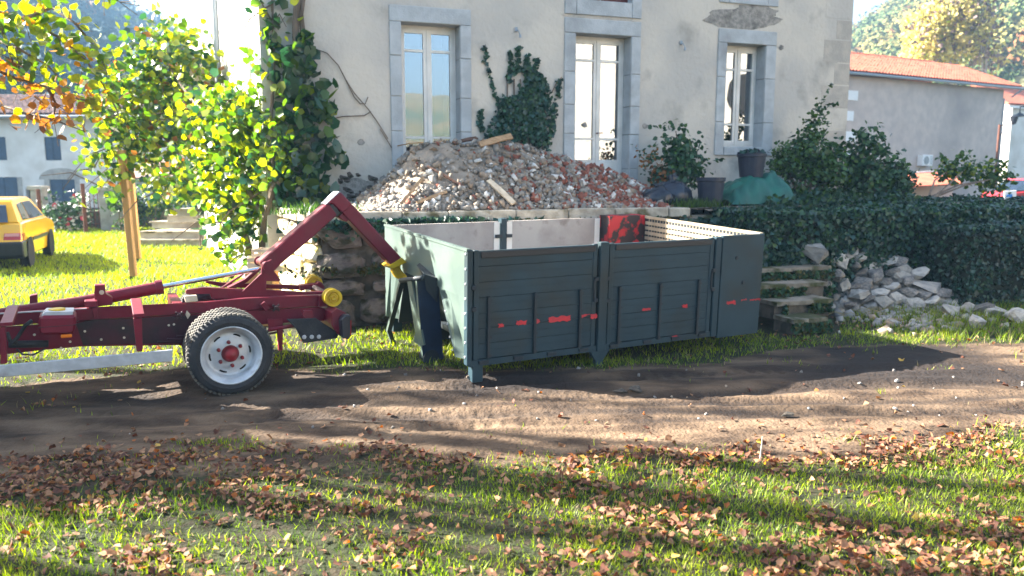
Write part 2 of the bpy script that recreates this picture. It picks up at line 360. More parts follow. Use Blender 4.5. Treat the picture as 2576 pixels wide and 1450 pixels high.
# ---------------------------------------------------------------- ground
def sstep(a, b, x): t = np.clip((x-a)/(b-a), 0, 1); return t*t*(3-2*t)
def vnoise(X, Y, s, seed=0):
    r = np.random.default_rng(seed); T = r.uniform(-1, 1, (64, 64)); x = X*s; y = Y*s
    i = np.floor(x).astype(int); j = np.floor(y).astype(int); fx = x-i; fy = y-j; fx = fx*fx*(3-2*fx); fy = fy*fy*(3-2*fy)
    g = lambda a, b: T[a % 64, b % 64]
    return (g(i,j)*(1-fx)+g(i+1,j)*fx)*(1-fy)+(g(i,j+1)*(1-fx)+g(i+1,j+1)*fx)*fy
def vf(X, Y, s, seed=0, o=4):
    a = 0; k = 1
    for q in range(o): a = a+k*vnoise(X, Y, s*2**q, seed+q); k *= .5
    return a/1.9
def mudmask(x, y):
    lo = 5.2+.09*x+.75*vf(x, y*.6, .5, 11); hi = 7.7+.15*x+.7*vf(x, y, .6, 17)
    m = np.maximum(sstep(lo-.5, lo+.35, y), .62*sstep(4.0, 4.9, y+.5*vf(x, y, .8, 19))*(1-sstep(-1.4, .6, x)))*(1-sstep(hi-.2, hi+.25, y))*(1-sstep(14, 18, np.abs(x)))
    m = m*(.75+.25*sstep(-4.5, -1.5, x))
    return np.clip(m+.35*vf(x, y, 2.1, 23)*(m > .05), 0, 1)
RUTS = [(7.05,.09,.055,.10),(6.72,.11,.045,-.35),(6.42,.08,.04,.15),(6.12,.10,.05,-.1),(5.86,.07,.03,.4),(7.32,.10,.04,0)]
def gheight(x, y):
    x = np.asarray(x, float); y = np.asarray(y, float)
    m = mudmask(x, y); h = .022*vf(x, y, 1.1, 3)+.05*vf(x, y, .25, 5)*sstep(8.5, 13, y)
    for i, (c, wd, dp, ph) in enumerate(RUTS):
        cc = c+.085*(x-1)+.12*np.sin(x*.55+ph*7+i)+.03*np.sin(x*2.1+i*2)
        d = y-cc; g = np.exp(-(d/wd)**2); act = sstep(-6, -1, x)*.5+.5
        fade = .35+.65*sstep(-.3, .5, vnoise(x+i*9, y*0, .5, 31+i))
        h = h-.62*dp*g*m*act*fade+.25*dp*np.exp(-((np.abs(d)-wd*1.9)/(wd*.7))**2)*m*fade
        h = h+.009*np.sign(np.sin(x*2*np.pi/(.078+.012*i)+d*9))*g*m*fade*sstep(-.1,.35,vnoise(x*1.7+i*5, y*2, 1.3, 131+i))
    h = h+m*.014*vf(x, y, 5.5, 41, 3)
    # ground rises a little towards the planting on the right and dips level at the wall
    h = h+.10*sstep(3.0, 7.0, x)*sstep(8.5, 11.5, y)
    return h
def gz(x, y): return float(gheight(np.array([x]), np.array([y]))[0])
def spaced(a, b, lo, hi, fine, lim, grow=1.12):
    c = list(np.arange(lo, hi+1e-6, fine)); s = fine; q = c[-1]
    while q < b: s *= grow; q += s; c.append(q)
    s = fine; q = c[0]; L = []
    while q > a: s *= grow; q -= s; L.append(q)
    return np.array(L[::-1]+c)
xs = spaced(-420, 420, -3.4, 5.2, .024, 0); ys = spaced(-420, 420, 2.6, 8.6, .027, 0)
X, Y = np.meshgrid(xs, ys); H = gheight(X, Y)
far = np.maximum(np.hypot(X, Y)-30, 0); H = H*np.exp(-far/30)
nx, ny = len(xs), len(ys); ii = np.arange(nx*ny).reshape(ny, nx)
Q = np.stack([ii[:-1,:-1], ii[:-1,1:], ii[1:,1:], ii[1:,:-1]], -1).reshape(-1, 4)
def groundmat():
    m = bpy.data.materials.new('ground'); m.use_nodes = True; MATS['ground'] = m; t = m.node_tree; L = t.links; b = t.nodes['Principled BSDF']
    b.inputs['Roughness'].default_value = .95; b.inputs['Specular IOR Level'].default_value = .25
    tc = t.nodes.new('ShaderNodeTexCoord')
    def nz(s, d=8, st=None, w_=0):
        n = t.nodes.new('ShaderNodeTexNoise'); n.noise_dimensions = '4D'; n.inputs['W'].default_value = w_; n.inputs['Scale'].default_value = s; n.inputs['Detail'].default_value = d
        if st:
            mp = t.nodes.new('ShaderNodeMapping'); mp.inputs['Scale'].default_value = st; L.new(tc.outputs['Object'], mp.inputs[0]); L.new(mp.outputs[0], n.inputs['Vector'])
        else: L.new(tc.outputs['Object'], n.inputs['Vector'])
        return n.outputs[0]
    mud = ramp_socket(t, nz(1.6, 10, (1,2.5,1)), [(.30,(.024,.015,.010)),(.42,(.056,.036,.023)),(.54,(.13,.087,.055)),(.72,(.20,.137,.088))])
    grs = ramp_socket(t, nz(9, 8, None, 3), [(.3,(.012,.013,.007)),(.48,(.022,.029,.009)),(.58,(.034,.027,.015)),(.8,(.055,.038,.024))])
    at_ = t.nodes.new('ShaderNodeAttribute'); at_.attribute_name = 'mud'
    fine = nz(22, 6, None, 7)
    ad = t.nodes.new('ShaderNodeMath'); ad.operation = 'MULTIPLY_ADD'; L.new(fine, ad.inputs[0]); ad.inputs[1].default_value = .9; L.new(at_.outputs['Fac'], ad.inputs[2])
    mr = t.nodes.new('ShaderNodeMapRange'); mr.inputs[1].default_value = .72; mr.inputs[2].default_value = .98; L.new(ad.outputs[0], mr.inputs[0])
    mx = t.nodes.new('ShaderNodeMix'); mx.data_type = 'RGBA'; L.new(mr.outputs[0], mx.inputs[0]); L.new(grs, mx.inputs[6]); L.new(mud, mx.inputs[7])
    # wet bottoms of the wheel ruts, and shade by truck and container painted in
    rt = t.nodes.new('ShaderNodeAttribute'); rt.attribute_name = 'damp_shade'
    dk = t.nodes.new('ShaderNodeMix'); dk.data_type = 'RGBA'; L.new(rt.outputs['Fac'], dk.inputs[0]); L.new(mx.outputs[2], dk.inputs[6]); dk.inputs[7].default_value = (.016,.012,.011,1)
    L.new(dk.outputs[2], b.inputs['Base Color'])
    bp = t.nodes.new('ShaderNodeBump'); bp.inputs['Strength'].default_value = .8; bp.inputs['Distance'].default_value = .03; L.new(nz(30, 8), bp.inputs['Height']); L.new(bp.outputs[0], b.inputs['Normal'])
groundmat()
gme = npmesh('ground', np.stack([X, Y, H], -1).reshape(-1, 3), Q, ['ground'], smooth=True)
MM = mudmask(X, Y)
at_ = gme.attributes.new('mud', 'FLOAT', 'POINT'); at_.data.foreach_set('value', MM.ravel().astype(np.float32))
dmp_shade = np.zeros_like(MM)
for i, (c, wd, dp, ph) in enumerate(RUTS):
    cc = c+.085*(X-1)+.12*np.sin(X*.55+ph*7+i)+.03*np.sin(X*2.1+i*2); dmp_shade = np.maximum(dmp_shade, np.exp(-((Y-cc)/(wd*1.1))**2)*sstep(-.5, .5, vnoise(X, Y, .7, 55+i))*.75)
dmp_shade = np.maximum(dmp_shade, .95*sstep(-.5, .2, vf(X, Y, .5, 61))*sstep(6.3, 6.9, Y-.085*X))  # muddier near truck and container, darkened further to stand in for shade
dmp_shade *= sstep(.3, .8, MM)
at_ = gme.attributes.new('damp_shade', 'FLOAT', 'POINT'); at_.data.foreach_set('value', dmp_shade.ravel().astype(np.float32))
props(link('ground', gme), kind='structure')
# ---------------------------------------------------------------- hills all round the valley (structure) and their woods
def elev(phi):          # ridge elevation angle (degrees) against azimuth, 0 = straight ahead, + = right
    P = [(-180,5.6),(-150,6.2),(-120,9),(-90,13),(-60,15.5),(-38,15.0),(-31,12.6),(-28.5,11.3),(-25.5,9.9),(-22,7.6),(-18,6.4),(-5,6),(10,7),(18,7.0),(22.5,8.0),(25,9.6),(29,12.4),(34,15.5),(60,14),(90,9),(120,6.4),(150,5.6),(180,5.6)]
    return np.interp(phi, [a for a, b in P], [b for a, b in P])
def hillz(phi, r):
    rp = np.where((phi > 12) & (phi < 75), 210., 330.)
    k = np.clip((r-70)/(rp-70), 0, 1); zr = CAMZ+rp*np.tan(np.radians(elev(phi)))
    z = zr*(k**1.15); z = np.where(r > rp, zr*(1-.25*(r-rp)/120), z)
    return z
ph = np.linspace(-180, 180, 361); rr_ = np.concatenate([np.linspace(66, 330, 34), [350, 380, 405]])
PH, RR = np.meshgrid(ph, rr_); HZ = hillz(PH, RR); wob = 6*vf(RR*np.sin(np.radians(PH)), RR*np.cos(np.radians(PH)), .02, 71)
HZ = HZ+wob*np.clip((RR-90)/100, 0, 1)*np.where(np.abs(RR-330) < 20, .25, 1)-1.2*(RR < 70)
ii = np.arange(PH.size).reshape(PH.shape); Q = np.stack([ii[:-1,:-1], ii[:-1,1:], ii[1:,1:], ii[1:,:-1]], -1).reshape(-1, 4)
hm = npmesh('hill', np.stack([RR*np.sin(np.radians(PH)), RR*np.cos(np.radians(PH)), HZ], -1).reshape(-1, 3), Q, ['hill_forest'], smooth=True)
props(link('hill', hm), kind='structure')
def woods(name, a0, a1, r0, r1, n, cr, per, mats, wts, sz):
    cl = []
    for i in range(n):
        a = random.uniform(a0, a1); r_ = r0+(r1-r0)*random.random()**.7
        z = float(hillz(np.array([a]), np.array([r_]))[0]); k = random.uniform(.6, 1.25)*cr
        x, y = r_*math.sin(R(a)), r_*math.cos(R(a)); cl.append(((x, y, z+k*.5), (k, k, k*1.05)))
    V = []; MI = []; QN = []
    for (c, r_) in cl:
        P, q = ell(c, r_, per, .8); kq = q[:, 2] > -.35; P = P[kq]; V.append(P); QN.append(q[kq]); MI += [random.choices(range(len(mats)), wts)[0]]*len(P)
    P = np.concatenate(V); MI = np.array(MI); n = len(P); Rm = rotmats(n, np.concatenate(QN)*1.3, .6); sh = LEAF-[0,.5,0]; S = sz*rng.uniform(.6, 1.4, n)
    W_ = np.einsum('nij,kj->nki', Rm, sh)*S[:, None, None]+P[:, None, :]
    me = npmesh(name, W_.reshape(-1, 3), (LF[None]+(np.arange(n)*6)[:, None, None]).reshape(-1, 4), mats, np.repeat(MI, 2))
    o = link(name, me); return props(o, kind='stuff')
woods('hillside_forest', 20, 35, 105, 214, 760, 3.2, 240, ['forest_green','forest_olive','forest_rust'], [6,5,.5], .6)
woods('ridge_forest', -40, -17, 90, 333, 620, 5.0, 130, ['forest_haze_blue','forest_green','forest_rust'], [9,1,.8], 1.4)
# ---------------------------------------------------------------- terrace, wall, steps
def flat(name, pts, m, kind=None, parent=None, **kw):
    b = MB(); b.add(pts, [tuple(range(len(pts)))]); return b.build(name, m, parent, kind=kind, **kw)
SV = Vector((-1.02, 2.02, 0)).normalized()          # run of the terrace's left side
TZ = 1.40
tg = MB()
gx = []; 
na, nb = 60, 14
for j in range(nb+1):
    for i in range(na+1):
        t = i/na*11.5+.02; n = -j/nb*2.45-.06
        p = Wp(t-.10*(-n)*(1-i/na), n, 0); h = .03*fbm(p.x, p.y, 1.5); gx.append((p.x, p.y, TZ+h))
tg.add(gx, [(j*(na+1)+i, j*(na+1)+i+1, (j+1)*(na+1)+i+1, (j+1)*(na+1)+i) for j in range(nb) for i in range(na)])
tg.build('terrace', 'earth_rubble', kind='structure', smooth=True)
wall = thing('terrace_wall', CW, 'old rubble stone retaining wall with mossy coping, in front of the house', 'wall')
b = MB()
b.prism([Wp(.10,-.10,-.1), Wp(5.10,-.10,-.1), Wp(5.10,-.6,-.1), CW+SV*2.1+D*.5-Z*.1, CW+SV*2.1+D*.07-Z*.1], Z*1.38)
b.prism([Wp(5.10,-.10,-.1), Wp(12.5,-.10,-.1), Wp(12.5,-.6,-.1), Wp(5.10,-.6,-.1)], Z*1.25)
b.build('mortar_core', 'mortar', wall)
stones = {m: [rockmesh('stone', [m], 26, seed=50+i+len(m), rough=1, box=1.0) for i in range(5)] for m in ('rubble_stone','lichen_stone')}
def stone_face(o, ax, nr, length, zs, m, wmin=.22, wmax=.55, dep=.22):
    for r_ in range(len(zs)-1):
        t = 0.0; h = zs[r_+1]-zs[r_]
        while t < length-.05:
            w_ = min(random.uniform(wmin, wmax), length-t)
            if length-t-w_ < .12: w_ = length-t
            hh = h*random.uniform(.86, 1.0)
            c = o+ax*(t+w_/2)+Z*(zs[r_]+hh/2+.01)-nr*(dep/2-.09)+nr*random.uniform(-.02, .025)
            M = Matrix.Translation(c-CW) @ basis(ax, -nr, Z).to_4x4() @ Matrix.Rotation(random.uniform(-.05,.05), 4, 'Y') @ Matrix.Diagonal((w_*1.2, dep*1.2, hh*1.24, 1))
            link('stone', random.choice(stones[m]), wall, M); t += w_
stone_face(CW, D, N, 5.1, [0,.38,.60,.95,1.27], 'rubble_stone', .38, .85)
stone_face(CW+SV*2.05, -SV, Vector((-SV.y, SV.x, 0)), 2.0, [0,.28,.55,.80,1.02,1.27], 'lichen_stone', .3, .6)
t = -.06; i = 0
while t < 5.12:
    w_ = random.uniform(.45, .95); w_ = min(w_, 5.2-t)
    b = MB(); b.frame(Wp(t, .07+random.uniform(-.015,.015), 1.285), D*(w_-.012), -N*.38, Z*random.uniform(.125,.145)); b.build('coping_slab', 'coping_stone', wall, bevel=.012); t += w_
t = .25
while t < 2.1:
    w_ = .5; b = MB(); b.frame(CW+SV*t-Vector((-SV.y, SV.x, 0))*-.05+Z*1.285, SV*(w_-.02), Vector((SV.y,-SV.x,0))*.36, Z*.13); b.build('coping_slab', 'coping_stone', wall, bevel=.012); t += w_
# moss cushions hanging from the coping
P = []
for i in range(2600):
    t = random.uniform(.1, 8) ; k = fbm(t, 3, 1.4)
    if k < .02 and random.random() < .8: continue
    zz = (1.30 if t < 5.2 else 1.2)-abs(random.gauss(0, .055)); P.append(Wp(t, .085+random.uniform(-.03,.02), zz))
for i in range(500): P.append(Wp(random.gauss(.35,.5)+.4, .07, random.gauss(.72,.03)))
leaves(np.array(P), .045, ['moss','ivy_leaf'], [4,1], name='moss', label=None)
bpy.data.objects['moss']['label'] = 'dark mossy tufts hanging under the coping of the terrace wall'
# steps
steps = thing('stone_steps', Wp(5.1, 2.3, 0), 'worn mossy stone steps climbing to the terrace beside the container', 'steps')
NS = 8
for i in range(NS):                   # i = 0 top
    z = 1.30-i*.158; n0 = i*.33
    b = MB()
    e = (onplane(1902 if i < 3 else 2112-(i%3)*9, 435, Wp(0, n0, 0), N)-CW).dot(D); a = 5.14 if i < 1 else 5.2
    pts = []
    K = 9
    for k in range(K+1):
        t = a+(e-a)*k/K; pts.append((t, n0+.02+random.uniform(-.018,.018)))
    top = [Wp(t, n, z+random.uniform(-.006,.006)) for t, n in pts]
    vs = []; 
    for k, (t, n) in enumerate(pts): vs += [Wp(t, n, z-.05), Wp(t, n, z), Wp(t, n0-.36, z), Wp(t, n0-.36, z-.05)]
    fs = []
    for k in range(K): 
        for q in range(4): fs.append((k*4+q, (k+1)*4+q, (k+1)*4+(q+1)%4, k*4+(q+1)%4))
    fs += [(0,1,2,3), tuple(K*4+q for q in (3,2,1,0))]
    b.add(vs, fs); b.build('step', 'step_stone', steps)
    b = MB(); b.frame(Wp(a+.01, n0-.03, z-.22), D*(e-a-.02), -N*.33, Z*.168); b.build('riser', 'mortar', steps)
P = []; 
for i in range(NS):
    z = 1.30-i*.158
    for q in range(620):
        t = random.uniform(5.2, (onplane(1900 if i < 3 else 2110, 435, Wp(0, i*.33, 0), N)-CW).dot(D))
        if fbm(t, i*2., 1.2) < (-.15 if i > 4 else .0): continue
        P.append(Wp(t, i*.33+.0+random.uniform(-.02,.05), z-.05-random.random()*.11))
leaves(np.array(P), .05, ['ivy_leaf','moss','shrub_leaf'], [3,2,1.4], shape=IVYL, name='step_ivy', label='ivy and moss growing on the risers of the stone steps')
P = [Wp(random.gauss(1.25,.55), .10+random.random()*.1, 1.33-abs(random.gauss(0,.09))) for i in range(900)]+[Wp(5.0+random.random()*1.3, .1+random.random()*.12, 1.25-random.random()*.35) for i in range(900)]
leaves(np.array(P), .075, ['ivy_leaf','ivy_blue'], [2,2], shape=IVYL, name='wall_ivy', label='dark ivy trailing over the coping of the terrace wall')
# ---------------------------------------------------------------- the house
HL, HH = 10.34, 8.6
house = thing('stone_house', C0, 'old rendered stone house with grey stone window surrounds, behind the rubble heap', 'house')
def sz(u, v): return fc(u, v)
W1 = dict(o=(sz(983,300)[0], sz(1186,300)[0], TZ-.0, sz(1085,14)[1]), i=(sz(1013,300)[0], sz(1158,300)[0], TZ+.10, sz(1085,45)[1]), gl=None)
W2 = dict(o=(sz(1417,300)[0], sz(1607,300)[0], TZ+.0, sz(1513,51)[1]), i=(sz(1446,300)[0], sz(1583,300)[0], sz(1515,452)[1]-.15, sz(1513,82)[1]))
W3 = dict(o=(sz(1801,230)[0], sz(1947,230)[0], sz(1870,392)[1], sz(1875,79)[1]), i=(sz(1824,230)[0], sz(1921,230)[0], sz(1870,370)[1], sz(1870,110)[1]))
zt = (W1['o'][3]+W2['o'][3]+W3['o'][3])/3
for q in (W1, W2, W3):
    q['o'] = (*q['o'][:3], zt); q['i'] = (*q['i'][:3], zt-.235)
UP = []
for q in (W1, W2, W3):
    a, c, _, _ = q['o']; ia, ic, _, _ = q['i']; UP.append(dict(o=(a, c, zt+.05, zt+2.5), i=(ia, ic, zt+.30, zt+2.28)))
for u_, q in zip(UP, (W1, W2, W3)): u_['o'] = (u_['o'][0], u_['o'][1], zt+(.05 if q is W2 else .42), zt+2.6); u_['i'] = (u_['i'][0], u_['i'][1], u_['o'][2]+.24, zt+2.38)
def holes_wall(b, o, ax, L_, z0, z1, holes, m=0):
    S = sorted({0, L_, *[h[0] for h in holes], *[h[1] for h in holes]}); ZZ = sorted({z0, z1, *[h[2] for h in holes], *[h[3] for h in holes]})
    for i in range(len(S)-1):
        for j in range(len(ZZ)-1):
            cs, cz = (S[i]+S[i+1])/2, (ZZ[j]+ZZ[j+1])/2
            if any(h[0] < cs < h[1] and h[2] < cz < h[3] for h in holes): continue
            b.add([o+ax*S[i]+Z*ZZ[j], o+ax*S[i+1]+Z*ZZ[j], o+ax*S[i+1]+Z*ZZ[j+1], o+ax*S[i]+Z*ZZ[j+1]], [(0,1,2,3)], m)
holes = [q['i'] for q in (W1, W2, W3)]+[q['i'] for q in UP]
b = MB(); holes_wall(b, C0, D, HL, 0, HH, holes); b.build('front_wall', 'plaster', house)
BK = Vector((-8.75, 22.2, 0)); SD = (BK-C0).normalized(); SN = Vector((-SD.y, SD.x, 0)); SL = (BK-C0).length
def S_(t, n, z): return C0+SD*t+SN*n+Z*z
# windows of the sunlit side: one row of shuttered openings
sh = [(3.0,4.05,4.6,6.4),(3.0,4.05,1.6,3.6)]
b = MB(); holes_wall(b, C0, SD, SL, 0, HH, []); b.build('side_wall', 'plaster_white', house)
FR = F(HL, 0); b = MB(); bk2 = FR+(-N)*11
b.add([FR, bk2, bk2+Z*HH, FR+Z*HH], [(0,1,2,3)]); b.add([BK, bk2, bk2+Z*HH, BK+Z*HH], [(0,1,2,3)]); b.build('back_wall', 'plaster', house)
mid = (C0+FR+BK+bk2)/4; b = MB(); e = .45
cs_ = [C0+N*e-D*e, FR+N*e+D*e, bk2+D*e-N*e, BK-D*e-N*e]; cs_ = [c+Z*HH for c in cs_]; r1, r2 = mid-D*3+Z*(HH+2.4), mid+D*3+Z*(HH+2.4)
b.add(cs_+[r1, r2], [(0,1,5,4),(1,2,5),(2,3,4,5),(3,0,4),(0,3,2,1)]); b.build('roof', 'tile_brown', house)
def surround(q, sill=True):
    a, c, z0, z1 = q['o']; ia, ic, iz0, iz1 = q['i']; pr = .028
    def blk(s0, s1, za, zb, nm='surround_stone', dep=.30):
        b = MB(); b.frame(F(s0+.003, za+.003, pr+random.uniform(-.003,.004)), D*(s1-s0-.006), -N*(dep+pr), Z*(zb-za-.006)); b.build(nm, 'surround_stone', house, bevel=.008)
    blk(a, c, iz1, z1, 'lintel_stone')
    n = max(3, int((iz1-z0)/.48)); zz = [z0+(iz1-z0)*(k+random.uniform(-.12,.12)*(0 < k < n))/n for k in range(n+1)]
    for k in range(n): blk(a, ia, zz[k], zz[k+1]); blk(ic, c, zz[k], zz[k+1])
    if sill: blk(ia, ic, z0, iz0, 'sill_stone')
for q in (W1, W2, W3, *UP): surround(q)
REC = .24
def window(q, bars, panel=None, cur=None, hand=None, label=None, dark=True):
    ia, ic, z0, z1 = q['i']; o_ = -REC
    b = MB(); w_ = .045
    for (s0, s1, za, zb) in ((ia,ia+w_,z0,z1),(ic-w_,ic,z0,z1),(ia+w_,ic-w_,z1-w_*1.2,z1),(ia+w_,ic-w_,z0,z0+w_)):
        b.frame(F(s0, za, o_), D*(s1-s0), -N*.07, Z*(zb-za))
    win = b.build('window', 'window_paint', house)
    if label: win['label'] = label
    m = (ia+ic)/2; st = .05
    for k, (s0, s1) in enumerate(((ia+w_, m-.004), (m+.004, ic-w_))):
        b = MB(); za, zb = z0+w_, z1-w_*1.2
        e0, e1 = (s0, s0+st), (s1-st, s1)
        if k == 0: e1 = (s1-st*1.2, s1)
        else: e0 = (s0, s0+st*1.2)
        for (x0, x1) in (e0, e1): b.frame(F(x0, za, o_+.015), D*(x1-x0), -N*.05, Z*(zb-za))
        edges = [za]+[z for z in bars]+[zb]
        rails = [(za, za+.07)]+[(z-.018, z+.018) for z in bars]+[(zb-.06, zb)]
        if panel: rails[0] = (za, panel)
        for (r0, r1_) in rails: b.frame(F(e0[1], r0, o_+.012), D*(e1[0]-e0[1]), -N*.044, Z*(r1_-r0))
        b.build('sash', 'window_paint', win)
        for j in range(len(rails)-1):
            g = MB(); g.frame(F(e0[1], rails[j][1], o_-.012), D*(e1[0]-e0[1]), -N*.006, Z*(rails[j+1][0]-rails[j][1])); g.build('pane', 'window_glass', win)
        if cur:
            for (c0, c1) in cur[k]:
                b = MB(); nn = 10; vs = []
                for i in range(nn+1):
                    s = s0+(s1-s0)*(c0+(c1-c0)*i/nn); f = .02*math.sin(i*2.4)
                    vs += [F(s, z0+.05, o_-.16+f), F(s, z1-.03, o_-.16+f)]
                b.add(vs, [(2*i, 2*i+2, 2*i+3, 2*i+1) for i in range(nn)]); b.build('curtain', 'curtain', win)
    b = MB(); b.frame(F(m-.012, z0+w_, o_+.03), D*.024, -N*.02, Z*(z1-z0-w_*2.2)); b.build('astragal', 'window_paint', win)
    if hand: b = MB(); b.tube([F(m-.02, hand, o_+.07), F(m+.09, hand+.005, o_+.075)], .008, 6); b.tube([F(m, hand, o_+.03), F(m, hand, o_+.075)], .012, 6); b.build('handle', 'rust', win)
    # room behind the glass
    b = MB(); a = F(ia-.6, z0-.1, -.75); ex, ey, ez = D*(ic-ia+1.2), -N*2.5, Z*(z1-z0+.5)
    P = [a, a+ex, a+ex+ey, a+ey]; P += [p+ez for p in P]; b.add(P, [(0,1,2,3),(7,6,5,4),(1,5,6,2),(2,6,7,3),(3,7,4,0)]); b.build('room', 'dark_interior', win)
def zv(u, v): return fc(u, v)[1]
window(W1, [zv(1080,345), zv(1080,124)], label='tall sashes mirroring blue sky and a hill')
window(W2, [zv(1513,349), zv(1513,149)], panel=zv(1513,402), hand=zv(1500,334), cur=[[(.0,.85)],[(.0,.6)]], label='glazed door mirroring a pale building')
window(W3, [zv(1870,312), zv(1870,172)], cur=[[(0,.8)],[(0,.45)]], label='narrow window with pale curtains')
for q in UP:
    window(q, [q['i'][2]+1.3])
    for k in (0, 1):
        ia, ic, z0, z1 = q['i']; m_ = (ia+ic)/2; s0 = ia if k == 0 else m_+.01
        b = MB(); b.frame(F(s0+.01, z0+.02, -.14), D*((ic-ia)/2-.02), -N*.035, Z*(z1-z0-.04))
        for j in range(int((z1-z0)/.12)): b.frame(F(s0+.06, z0+.08+j*.12, -.128), D*((ic-ia)/2-.12), -N*.012, Z*.09)
        b.build('shutter', 'shutter_red', house)
# corner stones of the right end, downpipe, wall hooks
z = 0; k = 0
while z < HH-.4:
    h = random.uniform(.34, .5); l = .62 if k % 2 else .36
    b = MB(); b.frame(F(HL-l, z+.004, .004), D*(l+.006), -N*.5, Z*(h-.008)); b.build('quoin', 'quoin_stone' if random.random() < .7 else 'plaster', house, bevel=.012); z += h; k += 1
for u, v in ((1298,75), (1712,108)):
    s, z_ = fc(u, v); b = MB(); b.box(F(s, z_, .02), (.04,.04,.06)); b.tube([F(s, z_, .02), F(s+.01, z_-.02, .07), F(s+.04, z_-.09, .08)], .009, 6); b.tube([F(s+.04, z_-.08, .08), F(s+.04, z_-.13, .08)], [.015,.022], 8); b.build('shutter_stay', 'zinc', house)
b = MB()
for (u0, v0, u1, v1) in ((560,-40,562,30),): pass
def side_at(u, v):                     # pixel -> (t, z) on the sunlit side
    p = onplane(u, v, C0, SN)-C0; return p.dot(SD), p.z
t0, zb = side_at(594, 262); t1, zt_ = side_at(606, 135)
for (ta, tb) in ((t0-.1, t0+.38), (t1-1.0, t1-.55)):
    b = MB(); b.frame(S_(min(ta,tb), .0, zb), SD*abs(tb-ta), SN*.045, Z*(zt_-zb))
    for j in range(int((zt_-zb)/.1)): b.frame(S_(min(ta,tb)+.06, .045, zb+.06+j*.1), SD*(abs(tb-ta)-.12), SN*.015, Z*.06)
    b.build('shutter', 'window_paint', house)
b = MB(); b.frame(S_(t1-.5, .0, zb), SD*(t0-.1-t1+.5+.02 if t0-.1 > t1-.5 else .6), SN*.02, Z*(zt_-zb)); b.build('window', 'window_paint', house)
tp, _ = side_at(552, 40); b = MB(); b.tube([S_(tp, .08, 3.2), S_(tp, .08, HH)], .06, 10); b.build('downpipe', 'zinc', house)
# balcony ledge on the side wall
t0, z0 = side_at(545, 163); b = MB(); b.frame(S_(t0-.1, 0, z0-.12), SD*2.2, SN*.75, Z*.14); b.build('balcony_slab', 'quoin_stone', house)
b = MB(); b.frame(S_(t0+.2, 0, z0-.6), SD*.18, SN*.55, Z*.48); b.build('balcony_bracket', 'quoin_stone', house)
# low exposed stone at the left foot of the front
for i in range(34):
    s = random.uniform(.95, 1.75)+.1*random.random(); z_ = random.uniform(1.42, 1.98)
    if z_ > 1.95-.3*(abs(s-1.4)): continue
    M = Matrix.Translation(F(s, z_, -.02)-C0) @ basis(D, -N, Z).to_4x4() @ Matrix.Diagonal((random.uniform(.1,.24), .11, random.uniform(.08,.15), 1))
    link('exposed_stone', random.choice(stones['rubble_stone']), house, M)

def blotch(name, m, c, rx, rz, n=26, off=.006, th=.012):
    s0, z0 = c; P_ = []
    for k in range(n):
        a = 2*math.pi*k/n; r_ = 1+.28*noise.noise(Vector((math.cos(a)*2+s0, math.sin(a)*2, z0)))+random.uniform(-.08,.08); P_.append(F(s0+math.cos(a)*rx*r_, z0+math.sin(a)*rz*r_*(1 if abs(math.cos(a)) < .9 else 1.3), off-th))
    b = MB(); b.prism(P_, N*th); b.build(name, m, house, label='bare rough patch where the render has fallen')
mat('bare_render', (.36,.33,.295), (.23,.215,.195), scale=14, c3=(.10,.095,.09), s3=5, lo3=.52, hi3=.66, rough=1, bump=1, bscale=40)
blotch('render_patch', 'bare_render', fc(1865,50), .74, .17); blotch('render_patch', 'bare_render', fc(1900,30), .42, .12, off=.004)
blotch('render_patch', 'quoin_stone', fc(1512,47), .62, .05, off=.007)
for u, v, rx, rz in ((900,488,.40,.22),(968,470,.10,.18),(1895,410,.3,.12)): blotch('render_patch', 'bare_render' if u != 1895 else 'quoin_stone', fc(u, v), rx, rz, off=.005+.001*random.random())
for u, v in ((908,358),(1622,318),(1095,42),(1470,315),(1965,120)): blotch('render_patch', 'bare_render', fc(u, v), .05, .045, 12, off=.008)
# ---------------------------------------------------------------- the hooklift container
CL, CWD, CH = 3.519, 2.265, 1.041
ya, tp_, tr_ = .482, .004, .042
ca = Vector((math.cos(ya)*math.cos(tp_), math.sin(ya)*math.cos(tp_), math.sin(tp_))).normalized()
cb = Vector((-math.sin(ya)*math.cos(tr_), math.cos(ya)*math.cos(tr_), math.sin(tr_))).normalized(); cc = ca.cross(cb).normalized(); cb = cc.cross(ca)
CO = Vector((-.408, 7.04, .18))
cont = thing('hooklift_container', CO, 'dark blue-green open steel container with drop sides, set down behind the red truck', 'container', rot=basis(ca, cb, cc))
CI = wm(cont).inverted()
def cl(u, v, b=0): q = CI @ onplane(u, v, CO+cb*b, cb); return q.x, q.z
def ce(u, v, a=0): q = CI @ onplane(u, v, CO+ca*a, ca); return q.y, q.z
def cbox(name, m, a0, a1, b0, b1, c0, c1, parent=None, bevel=0, **kw):
    b = MB(); b.frame((a0, b0, c0), Vector((a1-a0, 0, 0)), Vector((0, b1-b0, 0)), Vector((0, 0, c1-c0)))
    return b.build(name, m, parent or cont, local=True, bevel=bevel, **kw)
aP = [cl(u, 760)[0] for u in (1188, 1500, 1503, 1524, 1527, 1788, 1790, 1804)]
cbox('floor', 'container_dark', .3, CL-.03, .04, CWD-.04, .02, .07)
for (a0, a1, bb) in ((.0, .085, 0),):
    cbox('corner_post', 'container_paint', -.004, aP[0], -.012, .07, -.02, CH+.005, bevel=.008)
cbox('centre_post', 'container_paint', aP[2], aP[3], -.03, .05, -.03, CH+.012, bevel=.006)
cbox('side_post', 'container_paint', aP[6], aP[7], -.02, .05, -.03, CH+.0, bevel=.006)
cbox('tail_panel', 'container_paint', aP[7]+.006, CL, -.028, .015, -.05, CH+.012, bevel=.004)
